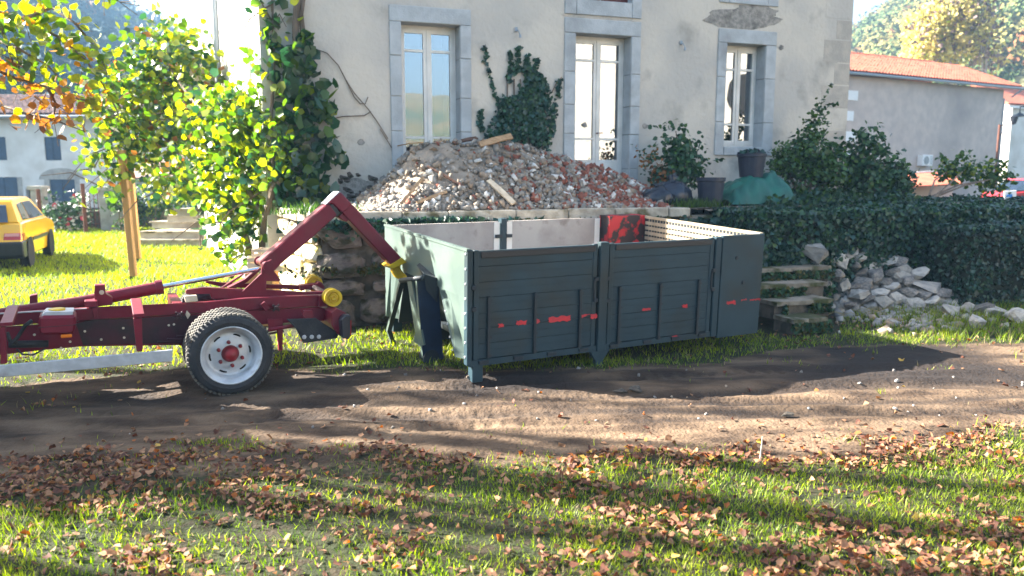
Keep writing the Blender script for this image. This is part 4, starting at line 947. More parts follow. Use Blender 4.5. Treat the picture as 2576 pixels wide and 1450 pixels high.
b = MB(); b.prism([(-.665,.60,.70),(-.665,1.05,.70),(-.64,1.05,.80),(-.64,.60,.80)], (-.01,0,0)); b.build('number_plate', 'white_paint', car, local=True)
b = MB()
for p0, p1 in (((-.62,.97,.955),(-.47,.75,1.15)),): b.tube([p0, p1], .008, 5)
b.build('rear_wiper', 'black_plastic', car, local=True)
tx = bpy.data.curves.new('badge', 'FONT'); tx.body = 'Saxo'; tx.size = .09; tx.extrude = .002
to = bpy.data.objects.new('tmp', tx); COL.objects.link(to); dg = bpy.context.evaluated_depsgraph_get(); me = bpy.data.meshes.new_from_object(to.evaluated_get(dg)); bpy.data.objects.remove(to)
me.materials.clear(); me.materials.append(MATS['black_plastic']); o = link('badge', me, car, Matrix.Translation((-.655,.52,.83)) @ Matrix(((0,0,-1,0),(-1,0,0,0),(0,1,0,0),(0,0,0,1))))
# ---------------------------------------------------------------- rubble heap on the terrace
prof = [(880,524),(905,519),(960,470),(1000,432),(1035,385),(1070,362),(1150,357),(1290,362),(1350,380),(1400,396),(1500,424),(1560,442),(1600,470),(1660,492),(1715,520),(1740,523)]
pt = []
for u, v in prof:
    q = onplane(u, v, Wp(0,-1.05,0), N)-CW; pt.append((q.dot(D), max(q.z-TZ, 0)))
pt.sort(); PTX = [a for a, _ in pt]; PTZ = [b for _, b in pt]
def heap(t, n):
    te = t+.85*(1.05+n)/1.05*min(max((t-2)/3, 0), 1)
    r_ = np.interp(te, PTX, PTZ) if te < PTX[-1] else 0; k = -n
    g = np.interp(k, [-.02,.12,.5,1.05,1.6,2.3], [0,.10,.52,1.0,.92,.5])
    return r_*g*(1+.16*fbm(t*3, n*3, 1))
hp = thing('rubble_heap', Wp(2.6,-1,TZ), 'large heap of broken plaster, stone and red brick rubble on the terrace', 'rubble heap')
b = MB(); na, nb = 70, 26; V = []
for j in range(nb+1):
    for i in range(na+1):
        t = PTX[0]-.1+(PTX[-1]-PTX[0]+.2)*i/na; n = -.0-j/nb*2.2; V.append(Wp(t, n, TZ-.02+heap(t, n)+.05*fbm(t, n, 6)+.05*fbm(t, n, 2.2)*min(1, heap(t, n)*3)))
b.add(V, [(j*(na+1)+i, j*(na+1)+i+1, (j+1)*(na+1)+i+1, (j+1)*(na+1)+i) for j in range(nb) for i in range(na)]); b.build('mound', 'earth_rubble', hp, smooth=True)
def heapkind(t, n):
    a = fbm(t*1.3, n*1.3+9, 1.2); red = max(0, (t-3.0)*.55-.05)+(.0 if t < 2.6 else .15); red = min(red, .75)*(1 if a > -.25 else .3)
    r_ = random.random()
    if t < 3.1 and random.random() < .04: return 2
    if r_ < red*.75: return 2
    if r_ < red*.75+.075: return 1
    return 0 if random.random() < .62 else 3
RM = ['rubble_grey','rubble_white','rubble_red','rubble_tan']
BOX = np.array([(x, y, z) for z in (-1,1) for x, y in ((-1,-1),(1,-1),(1,1),(-1,1))], float)*.5
BF = np.array([(0,3,2,1),(4,5,6,7),(0,1,5,4),(1,2,6,5),(2,3,7,6),(3,0,4,7)])
def debris(name, P, S, kinds, mats, parent=None, jit=.28, asp=(1,.8,.5), **kw):
    n = len(P); Rm = rotmats(n); T = BOX[None]*(np.array(asp)*rng.uniform(.6, 1.4, (n, 1, 3)))*(1+rng.uniform(-jit, jit, (n, 8, 3)))
    V = np.einsum('nij,nkj->nki', Rm, T)*np.array(S)[:, None, None]+np.array(P)[:, None, :]
    if parent: V = V-np.array(wm(parent).translation)
    me = npmesh(name, V.reshape(-1, 3), (BF[None]+(np.arange(n)*8)[:, None, None]).reshape(-1, 4), mats, np.repeat(kinds, 6))
    return props(link(name, me, parent), kind='stuff', **kw)
P = []; S = []; K = []
for i in range(7500):
    t = random.uniform(PTX[0], PTX[-1]); n = -abs(random.gauss(0, .75))-.02
    if n < -2.1: continue
    if heap(t, n) < .004 and (t > 3 or random.random() < .6): continue
    if 1.0 < t < 2.35 and -1.15 < n < -.35 and random.random() < .8: continue
    P.append(Wp(t, n, TZ+heap(t, n)+random.uniform(-.01,.02))); S.append(.016+.085*random.random()**2.2); K.append(heapkind(t, n))
debris('rubble', P, S, K, RM, hp)
chm = {k: [rockmesh('chunk', [RM[k]], 9, (1,.75,.45), seed=300+k*7+j, box=.8) for j in range(4)] for k in range(4)}
for i in range(290):
    t = random.uniform(PTX[0]+.1, PTX[-1]-.05); n = -random.uniform(.02, 1.3)
    if 1.0 < t < 2.3 and -1.1 < n < -.35 and random.random() < .75: continue
    if heap(t, n) < .01: continue
    k = heapkind(t, n); s = .07+.17*random.random()**1.8 if k != 2 else random.uniform(.06,.14)
    M = Matrix.Translation(Wp(t, n, TZ+heap(t, n)+.015)-wm(hp).translation) @ rmat().to_4x4() @ Matrix.Scale(s, 4)
    link('chunk', random.choice(chm[k]), hp, M)
def heap_at(u, v, up=.02):
    for k in range(240):
        n = -.01-k*.01; q = onplane(u, v, Wp(0, n, 0), N); t = (q-CW).dot(D)
        if q.z <= TZ+heap(t, n)+up: return q
    return q
def plank(p0, p1, wd, th, m, label, name='plank', upx=None, cat='plank'):
    p0, p1 = Vector(p0), Vector(p1); ax = (p1-p0); L_ = ax.length; ax.normalize(); sdv = ax.cross(Vector((.3,-.75,.5)).normalized()).normalized(); nn = sdv.cross(ax)
    b = MB(); vs = []; K = 5
    for k in range(K+1):
        f = k/K; c = p0+(p1-p0)*f+nn*.012*math.sin(f*3); w2 = wd*.5*(1+.08*math.sin(f*9+wd*50))
        vs += [c-sdv*w2, c+sdv*w2, c+sdv*w2+nn*th, c-sdv*w2+nn*th]
    fs = [(k*4+q, k*4+(q+1)%4, (k+1)*4+(q+1)%4, (k+1)*4+q) for k in range(K) for q in range(4)]+[(3,2,1,0), tuple(K*4+q for q in range(4))]
    b.add([v-p0 for v in vs], fs); o = b.build(name, m, None); o.location = p0; WM[o.name] = Matrix.Translation(p0); return props(o, label, cat)
plank(heap_at(1228,456,.06), heap_at(1292,515,.05), .075, .03, 'wood_pale', 'broad pale board lying in the sun at the foot of the rubble heap')
plank(heap_at(1008,514,.03), heap_at(1064,448,.08), .035, .02, 'wood_plank', 'thin brown lath leaning up the left slope of the rubble heap')
plank(heap_at(1048,512,.03), heap_at(1124,484,.06), .035, .02, 'wood_plank', 'thin lath lying low across the left foot of the rubble heap')
plank(heap_at(1206,366,.05), heap_at(1286,350,.10)+Z*.03, .085, .03, 'wood_plank', 'short brown board sticking out on top of the rubble heap')
plank(heap_at(1142,362,.02), heap_at(1205,352,.04)+Z*.02, .05, .03, 'wood_dark', 'dark red-brown batten lying along the crest of the rubble heap')
plank(heap_at(990,378,.0)+Z*.04, heap_at(1062,372,.03)+Z*.06, .02, .015, 'wood_plank', 'slender stick poking left from the top of the rubble heap')
plank(heap_at(1075,420,.04), heap_at(1160,470,.04), .03, .02, 'wood_dark', 'dark lath half buried in the dusty middle of the rubble heap')
# ---------------------------------------------------------------- stone pile right of the steps
def G6(x, y): return 1768+.3484*x, 442+.3484*y
RL = [(815,560,215,120,'t'),(1040,545,150,95,'t'),(1125,590,130,110,'p'),(985,625,150,110,'p'),(1245,600,150,60,'p'),(1335,625,160,80,'p'),(1210,655,140,65,'t'),(1440,690,140,85,'p'),(1245,735,165,115,'g'),(1430,730,130,75,'p'),(1560,710,120,110,'p'),(940,715,150,100,'g'),(1010,785,100,95,'p'),(838,660,80,120,'t'),(1130,705,130,70,'g'),(1150,775,160,80,'g'),(1355,805,115,85,'p'),(1480,770,130,80,'g'),(1600,800,240,90,'p'),(1130,855,150,70,'p'),(1280,850,130,80,'p'),(1390,880,90,80,'p'),(1500,848,120,70,'g'),(1292,912,140,85,'p'),(1530,925,140,90,'p'),(1650,910,110,85,'p'),(1190,890,100,60,'g'),(1830,905,150,80,'t'),(1790,985,100,75,'p'),(1700,965,100,50,'g'),(1810,812,170,60,'p'),(1910,825,100,50,'g'),(2060,910,100,70,'p'),(1980,1045,50,70,'p'),(2130,975,130,50,'p'),(2240,1005,130,55,'p'),(2020,965,120,50,'g'),(1740,845,110,60,'g'),(900,790,90,60,'g'),(1060,930,90,50,'g'),(1420,620,110,70,'g'),(1370,700,100,70,'g'),(1080,650,110,80,'g'),(2300,1020,120,60,'p'),(1900,960,90,50,'p'),(1600,870,120,60,'g'),(1320,770,110,60,'g'),(1090,800,90,70,'g')]
rk = {c: [rockmesh('stone', [m], 12, seed=900+i+len(c)*3+ord(c), rough=0, box=.7) for i in range(6)] for c, m in (('p','pale_rock'),('g','grey_rock'),('t','pale_rock'))}
LB = {0:'biggest pale boulder crowning the left end of the stone pile by the steps', 1:'pinkish flat stone just right of the biggest boulder on the pile', 8:'large pale square block in the middle of the stone pile', 10:'upright pale stone leaning at the right shoulder of the stone pile', 18:'long flat pale stone low on the right side of the pile', 23:'sunlit square white stone at the front foot of the pile', 24:'sunlit rounded white stone at the front foot of the pile', 28:'small bright stone in the sun right of the pile', 27:'tan slanting slab of rubble at the right foot of the pile', 32:'lone pale stone before the brambles by the dark hedge', 33:'small upright bright stone standing in the sunlit grass'}
for i, (x, y, w_, h, c) in enumerate(RL):
    u, v = G6(x, y); Dd = min(11.45-(v-625)/165*.95, 10.55+max(0, u-2010)/250*.95)
    p = at(u, v, Dd)
    if u > 2390: p = gp(u, v, gz(4.5, 10.8)+.10); Dd = p.y; w_ *= 1.35; h *= 1.6
    sx, sz_ = w_*.3484*Dd/2021*1.36, h*.3484*Dd/2021*1.42
    me = random.choice(rk[c]); o = link('stone', me, None, Matrix.Translation(p) @ Matrix.Rotation(random.uniform(-.5,.5), 4, 'Z') @ Matrix.Rotation(random.uniform(-.25,.25), 4, 'Y') @ Matrix.Diagonal((sx, max(sz_, sx*.7), sz_, 1)))
    if i in LB: props(o, LB[i], 'stone', 'stones of the pile beside the steps')
    else: props(o, {'p':'pale','g':'dark grey','t':'brownish'}[c]+' stone in the '+('upper' if y < 700 else 'middle' if y < 800 else 'lowest')+' layer, '+('left' if x < 1100 else 'central' if x < 1450 else 'right' if x < 1800 else 'far right')+' part of the pile beside the steps', 'stone', 'stones of the pile beside the steps')
P = []; S = []; K = []
for i in range(900):
    x, y = random.gauss(1500,330), random.gauss(830,120)
    if not (780 < x < 2350) or y < 640+abs(x-1000)*.25: continue
    u, v = G6(x, y+20); Dd = min(11.45-(v-625)/165*.95, 11.5); p = at(u, v, Dd+.12); p.z = max(p.z-.06, .0); P.append(p); S.append(random.uniform(.05,.16)); K.append(random.choice((0,0,1)))
for i in range(200):
    x, y = random.gauss(1560,240), random.gauss(1040,38); u, v = G6(x, y); p = gp(u, v, .05); p.z = gz(p.x, p.y)+.015; P.append(p); S.append(random.uniform(.02,.09)); K.append(random.choice((0,0,2)))
for i in range(60):
    p = Vector((random.uniform(-3, 6), random.uniform(5.6, 7.6), 0)); p.z = gz(p.x, p.y)+.004; P.append(p); S.append(random.uniform(.012,.03)); K.append(random.choice((0,1,1)))
debris('loose_stones', P, S, K, ['pale_rock','grey_rock','rubble_tan'], label='small stones scattered round the pile', asp=(1,.9,.7))
for i, (u, v, s) in enumerate(((1560,990,.10),(1600,988,.12),(2890,1057,.1),(1985,1045,.11),(1185,958,.07))):
    p = gp(u, v, .0); p.z = gz(p.x, p.y)+.02; o = link('mud_clod', rockmesh('clod', ['earth_rubble' if i == 4 else 'mortar'], 12, seed=77+i, rough=1, box=.3), None, Matrix.Translation(p) @ Matrix.Diagonal((s*1.6, s, s*.6, 1)))
    props(o, ['small clod of earth on the churned track, left one of the middle pair','flat clod of earth on the churned track, right one of the middle pair','clod of earth beyond the picture edge','clod beside the deep wheel rut on the right','pale stone beside the foot of the container leg'][i], 'clod')
# ---------------------------------------------------------------- pots, bags and green sheet on the terrace
def pot(base, r0, r1, h, label):
    t = thing('plant_pot', base, label, 'plant pot')
    b = MB(); b.lathe((0,0,0), (0,0,1), [(0,.0),(r0,0),(r1*.98,h*.86),(r1*1.05,h*.87),(r1*1.06,h),(r1*.97,h),(r1*.93,h*.8),(0,h*.78)], 28); b.build('pot', 'pot_plastic', t, local=True, smooth=False)
    return t
p1 = gp(1786, 518, TZ+.01); pot(p1, .17, .205, .42, 'round black plastic plant pot standing on the weeds')
pb = at(1889, 446, 12.55); p2 = pot(pb, .175, .215, .36, 'big black plant pot raised on the green sheet under the narrow window')
P, q = ell((pb.x, pb.y, pb.z+.36), (.2,.2,.06), 240, .1); leaves(P, .07, ['ivy_blue','pot_plastic'], [3,2], name='dead_plants', parent=p2, label='withered blue-grey leaves in the pot')
cx_ = at(1905, 486, 12.6); sheet = MB(); na, nb = 40, 22; V = []
for j in range(nb+1):
    for i in range(na+1):
        a, d_ = i/na*2-1, j/nb*2-1
        hh = .36*math.exp(-((a+.1)/.8)**6)*max(0, 1-abs(d_)**3)*(1+.35*noise.noise(Vector((a*2.3, d_*1.7, 8))))+.10*math.exp(-((a-.28)/.22)**2)*max(0, 1-abs(d_)); hh *= (1 if a < .55 else max(0, 1-(a-.55)*1.7))
        hh += .11*abs(noise.noise(Vector((a*4.2, d_*3, 4)))) + .03*math.sin(a*11+d_*3)*max(0,.9-abs(d_)) if hh > .02 else 0
        p = Vector((cx_.x, cx_.y, TZ+.03))+D*a*.74+N*(-d_)*.42; V.append((p.x, p.y, p.z+max(hh, .0)))
sheet.add(V, [(j*(na+1)+i, j*(na+1)+i+1, (j+1)*(na+1)+i+1, (j+1)*(na+1)+i) for j in range(nb) for i in range(na)])
o = sheet.build('tarpaulin', 'tarp', None, smooth=True); props(o, 'crumpled sea-green plastic sheet draped over a heap on the terrace', 'tarpaulin')
for i, (u, v, w_, h, lb) in enumerate(((1690,508,.26,.34,'knotted black rubbish bag at the right end of the rubble heap'),(1655,500,.22,.26,'slumped black rubbish bag behind the right foot of the rubble heap'))):
    p = at(u, v, 12.0-.25*i); p.z = TZ; b = MB(); pr = [(0,.0),(.8,.02),(1.0,.25),(.95,.55),(.65,.8),(.22,.93),(.16,1.0),(.3,1.12),(0,1.1)]
    b.lathe((0,0,0), (0,0,1), [(a*w_*1.15, c*h*1.2) for a, c in pr], 24)
    b.v = [tuple(Vector(q)+Vector(q)*.22*noise.noise(Vector(q)*9+Vector((i*5,0,0)))) for q in b.v]
    t = b.build('rubbish_bag', 'bag_plastic', None, smooth=True); t.location = p; props(t, lb, 'rubbish bag')
# ---------------------------------------------------------------- building on the right
def tiles(name, m, o, ax, up, L_, H_, du, dv, parent, first, near=None):
    n_c = int(L_/du); n_r = int(H_/dv); nr = ax.cross(up).normalized()
    if nr.z < 0: nr = -nr
    prof_ = [(-.5,.0),(-.36,.6),(-.12,.95),(.12,.95),(.36,.6),(.5,.0)]; P0 = []
    for (a, h) in prof_: P0.append((a*du*.96, 0, h*du*.36))
    for (a, h) in prof_: P0.append((a*du*.80, dv*1.1, h*du*.36-.02))
    Fs = [(k, k+1, k+7, k+6) for k in range(5)]; tm = npmesh(name, P0, Fs, [m])
    B = basis(ax, up, nr).to_4x4(); cells = [(r_, c) for r_ in range(n_r) for c in range(n_c)]; V = []; Q = []
    L0 = wm(parent).translation; P0 = np.array(P0); Bn = np.array(B.to_3x3()); k = 0
    for idx, (r_, c) in enumerate(cells):
        p = o+ax*((c+.5)*du)+up*(r_*dv)+nr*random.uniform(0,.015)-L0
        if first(r_, c): link(name, tm, parent, Matrix.Translation(p) @ B @ Matrix.Rotation(random.uniform(-.03,.03), 4, 'Z'))
        else: V.append(P0 @ Bn.T+np.array(p)); Q.append(np.array(Fs)+k*12); k += 1
    if V: props(link(name+'_rows', npmesh(name+'_rows', np.concatenate(V), np.concatenate(Q), [m]), parent), kind='stuff')
eL, eR = at(2120, 179, 41.5), at(2572, 217, 49.5); ez = (eL.z+eR.z)/2; eL.z = eR.z = ez
ax = (eR-eL).normalized(); bn = Vector((-ax.y, ax.x, 0)); hr = thing('outbuilding', eL-Z*ez, 'grey rendered building with orange tiled roof right of the old house', 'building')
Lr = (eR-eL).length; b = MB(); w0 = eL-ax*3+bn*.45; 
b.frame(Vector((w0.x, w0.y, 0)), ax*(Lr+1.9), bn*7, Z*(ez-.15)); b.build('wall', 'plaster_old', hr)
up = (bn*4.2+Z*1.75).normalized(); Hr_ = 4.5
b = MB(); a0 = eL-ax*3-up*.0; b.frame(a0-Z*.12, ax*(Lr+3.2), up*Hr_, Z*.08); b.build('roof', 'tile_red', hr)
b = MB(); rb = a0+up*Hr_; dn = (bn*4.2-Z*1.75).normalized(); b.frame(rb-Z*.12, ax*(Lr+3.2), dn*4.5, Z*.08); b.build('roof', 'tile_red', hr)
tiles('roof_tile', 'tile_red', a0, ax, up, Lr+3.2, Hr_, .26, .36, hr, lambda r_, c: c*.26 > 2.6 and r_ < 7 and c % 1 == 0 and c < 53)
b = MB()
for k in range(40): b.frame(rb+ax*(k*.42)-up*.1+Z*.02, ax*.38, up*.2, Z*.09)
b.build('ridge_tiles', 'tile_red', hr, kind='stuff')
b = MB(); g = eL-ax*3+Z*-.10; b.tube([g, g+ax*(Lr+3.2)], .075, 8); b.tube([g+ax*(Lr+3.1), g+ax*(Lr+2.6)+bn*.35-Z*.5], .05, 8); b.tube([w0+Z*0+ax*(Lr+1.98)+Vector((0,0,-w0.z+ez-.7)), w0+ax*(Lr+1.98)+Vector((0,0,-w0.z+.3))], .06, 8); b.build('gutter', 'zinc', hr)
for k in range(5):
    z0 = 1.9+k*1.05+.6
    if z0 < ez-.6:
        q = onplane(2138, 300, w0, bn); q.z = z0; b = MB(); b.frame(q-bn*.03-ax*.5, ax*(.75+.25*(k % 2)), bn*.04, Z*.5); b.build('quoin', 'white_paint', hr)
q = onplane(2305, 418, w0, bn); ac = thing('air_conditioner', q, 'small white air conditioning unit low on the grey rendered wall', 'air conditioner')
b = MB(); b.frame(q-bn*.36, ax*.95, bn*.34, Z*.62); b.build('casing', 'white_paint', ac, bevel=.02)
b = MB(); b.lathe(q-bn*.365+ax*.34+Z*.31, -bn, [(0,0),(.23,0),(.23,.01),(.18,.012),(.17,.002),(.08,.004),(.06,.012),(0,.012)], 20); b.build('fan_grille', 'zinc', ac)
b = MB()
for k in range(9): b.frame(q-bn*.368+ax*.66+Z*(.08+k*.055), ax*.24, bn*.006, Z*.025)
b.build('vent_slats', 'zinc', ac)
q = onplane(2432, 330, w0, bn); b = MB(); b.frame(q-bn*.012-ax*.7-Z*.6, ax*1.4, bn*.012, Z*1.2); b.build('plaster_patch', 'mortar', hr) if False else None
# house beyond, at the picture's right edge
q = at(2548, 262, 56); h2 = thing('sunlit_house', (q.x, q.y, 0), 'sunlit cream house with tiled roof at the far right edge', 'house')
b = MB(); b.frame((q.x, q.y, 0), Vector((8,3.5,0)), Vector((-2.0,6,0)), Z*q.z); b.build('wall', 'plaster_white', h2)
b = MB(); b.prism([(q.x-.6,q.y-.5,q.z-.1),(q.x+9,q.y+3.6,q.z-.1),(q.x+7.5,q.y+7,q.z+1.6),(q.x-1.4,q.y+3,q.z+1.6)], Z*.14); b.build('roof', 'tile_red', h2)
b = MB(); b.frame((q.x-.5,q.y-.45,q.z-.3), Vector((9,3.9,0)), Vector((-.06,.12,0)), Z*.18); b.build('eaves_board', 'white_paint', h2)
q = at(2565, 288, 50); lt = thing('wall_lantern', q, 'black lantern with wide shade at the far right above the street', 'lantern')
b = MB(); b.lathe(q, (0,0,-1), [(.02,-.25),(.05,-.1),(.42,.12),(.40,.15),(.1,.1),(0,.1)], 16); b.build('shade', 'black_plastic', lt); b = MB(); b.tube([q+Z*.2, q+Z*.45, q+Vector((1.2,.3,.5))], .04, 6); b.build('bracket', 'black_plastic', lt)
p0 = at(2497, 520, 40); b_ = at(2499, 314, 40); sl = thing('street_lamp', (p0.x, p0.y, 0), 'thin dark street lamp post with side arm behind the hedge', 'street lamp')
b = MB(); b.tube([(p0.x, p0.y, 0), (p0.x, p0.y, b_.z)], .055, 8); b.build('post', 'rust', sl)
e_ = at(2550, 312, 40.5); b = MB(); b.tube([(p0.x, p0.y, b_.z-.05), (e_.x, e_.y, e_.z)], .03, 6); b.tube([(p0.x, p0.y, b_.z-.6), (p0.x+.4, p0.y, b_.z-.1)], .025, 6); b.build('arm', 'rust', sl)
b = MB(); b.lathe((e_.x, e_.y, e_.z), (0,0,1), [(0,-.05),(.1,.0),(.16,.2),(.2,.35),(.05,.45),(0,.45)], 12); b.build('lamp_head', 'black_plastic', sl)
# low shed roof, sign, red car behind the hedge
q0, q1 = at(2262, 441, 30), at(2394, 434, 31); sh_ = thing('lean_to', (q0.x, q0.y, 0), 'low shed with pale orange roof and white edge behind the hedge', 'shed')
b = MB(); b.prism([q0, q1, q1+Vector((-.5,-1.7,-.45)), q0+Vector((-.7,-1.7,-.45))], Z*.05); b.build('roof', 'tile_red', sh_)
b = MB(); b.prism([q0-Z*.02, q1-Z*.02, q1+Z*.11, q0+Z*.09], Vector((0,.1,0))); b.build('ridge_edge', 'white_paint', sh_)
b = MB(); b.frame((q0.x,q0.y-.2,0), q1-q0, Vector((0,1.5,0)), Z*(q0.z-.2)); b.build('wall', 'plaster_old', sh_)
q = at(2541, 497, 24); sg = thing('road_sign', (q.x, q.y, .3), 'small white square sign with blue figure on a green post', 'sign')
M = Matrix.Rotation(R(-4), 3, 'Y') @ Matrix.Rotation(R(-8), 3, 'Z'); b = MB(); b.box(q, (.35,.02,.40), M); b.build('sign_board', 'white_paint', sg, bevel=.008)
b = MB(); b.box(q+Vector((-.03,-.014,.05)), (.16,.004,.09), M); b.box(q+Vector((.05,-.014,.11)), (.12,.004,.06), M); b.box(q+Vector((.03,-.014,-.02)), (.07,.004,.09), M); b.build('sign_figure', 'sign_blue', sg)
b = MB(); b.tube([(q.x, q.y+.03, .3), (q.x, q.y+.03, q.z+.1)], .03, 8); b.build('post', 'sign_green', sg)
q = at(2530, 540, 30); q.z = .25; rc = thing('red_car', q, 'red car with dark windows parked behind the hedge at the right edge', 'car')
b = MB(); b.prism([(q.x, q.y, .55),(q.x-.1,q.y,.95),(q.x+.1,q.y,1.15),(q.x+1.0,q.y,1.25),(q.x+3.9,q.y,1.25),(q.x+4.1,q.y,.6),(q.x+3.6,q.y,.45),(q.x+.3,q.y,.45)], Vector((0,1.65,0))); b.build('body', 'car_red', rc, bevel=.04)
b = MB(); b.prism([(q.x+.35,q.y+.1,1.24),(q.x+.8,q.y+.15,1.62),(q.x+2.9,q.y+.15,1.64),(q.x+3.7,q.y+.1,1.24)], Vector((0,1.4,0))); b.build('windows', 'car_glass', rc)
b = MB(); b.prism([(q.x+.78,q.y+.2,1.62),(q.x+2.9,q.y+.2,1.64),(q.x+2.85,q.y+.2,1.69),(q.x+.9,q.y+.2,1.68)], Vector((0,1.3,0))); b.build('roof', 'car_red', rc)
for x in (.8, 3.2): b = MB(); b.lathe((q.x+x, q.y-.01, .55), (0,1,0), [(0,0),(.19,0),(.3,.02),(.3,.2),(0,.2)], 20); b.build('wheel', 'rubber', rc)
# ---------------------------------------------------------------- far white house on the left
DH = 44.0; ew, ee = at(-260, 289, DH), at(486, 291, DH); ez = ew.z; hw = thing('white_farmhouse', (ew.x, DH, 0), 'long white farmhouse with blue shutters and old tiled roof, far left', 'house')
def hx(u): return at(u, 400, DH).x
def hz(v): return at(200, v, DH).z
b = MB(); ops = []
def opn(u0, v0, u1, v1): return (hx(u0)-ew.x, hx(u1)-ew.x, hz(v1), hz(v0))
Wn = {'sm': [opn(122,304,144,329), opn(-12,304,5,329)], 'sh': [opn(115,345,155,404), opn(-24,345,18,404), opn(330,345,368,404)], 'lo': [opn(120,446,183,508), opn(-30,446,38,508)], 'dr': [opn(58,473,102,545)]}
holes_wall(b, Vector((ew.x, DH, 0)), Vector((1,0,0)), ee.x-ew.x, 0, ez-.1, [h for k in Wn for h in Wn[k]]); b.build('front_wall', 'plaster_white', hw)
b = MB(); b.frame((ew.x, DH+.4, 0), Vector((ee.x-ew.x,0,0)), Vector((0,7,0)), Z*(ez-.12)); b.build('back_walls', 'plaster_white', hw)
for k in Wn:
    for h in Wn[k]:
        if k == 'sm':
            b = MB(); o = Vector((ew.x+h[0], DH+.12, h[2])); w_, hh = h[1]-h[0], h[3]-h[2]; t_ = .07
            for (x0, x1, z0, z1) in ((0,t_,0,hh),(w_-t_,w_,0,hh),(t_,w_-t_,0,t_),(t_,w_-t_,hh-t_,hh),(w_/2-.025,w_/2+.025,t_,hh-t_)): b.frame(o+Vector((x0,0,z0)), Vector((x1-x0,0,0)), Vector((0,.06,0)), Z*(z1-z0))
            wq = b.build('window', 'white_paint', hw)
            for j in (0, 1): b = MB(); b.frame(o+Vector((t_ if j == 0 else w_/2+.025,.03,t_)), Vector((w_/2-.1,0,0)), Vector((0,.01,0)), Z*(hh-2*t_)); b.build('pane', 'window_glass', wq)
        elif k == 'dr':
            b = MB(); b.frame(Vector((ew.x+h[0], DH+.3, 0)), Vector((h[1]-h[0],0,0)), Vector((0,.05,0)), Z*h[3]); b.build('door', 'dark_interior', hw)
        else:
            for j in (0, 1):
                w_ = (h[1]-h[0])/2; o = Vector((ew.x+h[0]+j*w_+.015, DH+.05, h[2]+.02)); b = MB(); b.frame(o, Vector((w_-.03,0,0)), Vector((0,.05,0)), Z*(h[3]-h[2]-.04))
                for q_ in range(4): b.frame(o+Vector((.05,-.012,.08+q_*(h[3]-h[2])/4)), Vector((w_-.13,0,0)), Vector((0,.012,0)), Z*((h[3]-h[2])/4-.1))
                b.build('shutter', 'shutter_blue', hw)
h = Wn['lo'][0]; b = MB(); cxx = ew.x+(h[0]+h[1])/2; pts = []
for j in range(15):
    th = math.pi*j/14; pts.append((cxx+math.cos(th)*1.25, DH-.02, hz(452)+math.sin(th)*.62))
b.prism(pts, (0,.02,0)); b.build('cement_arch', 'concrete', hw)
for h in Wn['lo']:
    b = MB()
    for x0 in (h[0]-.28, h[1]+.02): b.frame((ew.x+x0, DH-.03, h[2]), Vector((.26,0,0)), Vector((0,.03,0)), Z*(h[3]-h[2]))
    b.build('cement_jamb', 'concrete', hw)
rz = at(100, 237, DH+4.5).z; upv = Vector((0, 5.2, rz-ez)); b = MB(); e0 = Vector((ew.x-.3, DH-.6, ez-.12)); b.frame(e0, Vector((ee.x-ew.x+1,0,0)), upv, Z*.1); b.build('roof', 'tile_brown', hw)
tiles('roof_tile', 'tile_brown', e0+Z*.1, Vector((1,0,0)), upv.normalized(), ee.x-ew.x+1, upv.length, .27, .42, hw, lambda r_, c: r_ < 6 and 22 < c < 72)
b = MB(); b.tube([e0+Vector((0,-.08,-.02)), e0+Vector((ee.x-ew.x+1,-.08,-.02))], .08, 8); b.build('gutter', 'zinc', hw)
# grey barn wall behind the vine, gate posts, fence
q = at(340, 400, 40); bg_ = thing('grey_barn', (q.x, q.y, 0), 'grey stone barn in shade behind the vine pergola', 'barn')
b = MB(); b.frame((q.x, 38, 0), Vector((9,0,0)), Vector((0,4,0)), Z*(at(340,452,38).z)); b.build('wall', 'surround_stone', bg_)
b = MB(); zb_ = at(340,452,38).z; b.prism([(q.x-.3,37.7,zb_),(q.x+9.3,37.7,zb_),(q.x+9.3,42.2,zb_+.9),(q.x-.3,42.2,zb_+.9)], Z*.1); b.build('roof', 'tile_brown', bg_)
for i, (u, w_, vt, lb) in enumerate(((284,.75,480,'square grey stone gate pillar beyond the wooden posts'),(98,.35,478,'narrow stone pillar right of the yellow car'))):
    q = gp(u, 584, 0); t = thing('gate_pillar', q, lb, 'pillar'); zt_ = at(u, vt, q.y).z
    b = MB(); b.frame(q-Vector((w_/2,0,0)), Vector((w_,0,0)), Vector((0,w_,0)), Z*zt_); b.build('shaft', 'concrete', t); b = MB(); b.frame(q-Vector((w_/2+.06,.06,-zt_)), Vector((w_+.12,0,0)), Vector((0,w_+.12,0)), Z*.12); b.build('cap', 'concrete', t)
for u, vt, lb in ((217,462,'rusty red-brown gate post before the white farmhouse'),(105,476,'dark brown fence post behind the yellow car')):
    q = gp(u, 590, 0); b = MB(); b.tube([(0,0,0),(0,0,at(u,vt,q.y).z)], .06, 8); o = b.build('gate_post', 'rust'); o.location = q; props(o, lb, 'post')
q = gp(232, 583, 0); gt = thing('iron_gate', q, 'grey iron bar gate hung beside the rusty post', 'gate')
for k in range(9): b = MB(); b.tube([q+Vector((k*.13,0,.1)), q+Vector((k*.13,0,1.35))], .014, 5); b.build('bar', 'rust', gt)
b = MB(); b.tube([q+Z*.25, q+Vector((1.04,0,.25))], .018, 5); b.tube([q+Z*1.25, q+Vector((1.04,0,1.25))], .018, 5); b.build('rail', 'rust', gt)
q = gp(-60, 580, 0); b = MB(); b.frame((q.x, q.y+.4, 0), Vector((gp(262,580).x-q.x,0,0)), Vector((0,.3,0)), Z*.62); o = b.build('garden_wall', 'mortar'); props(o, 'low dark stone garden wall before the white farmhouse', 'wall')
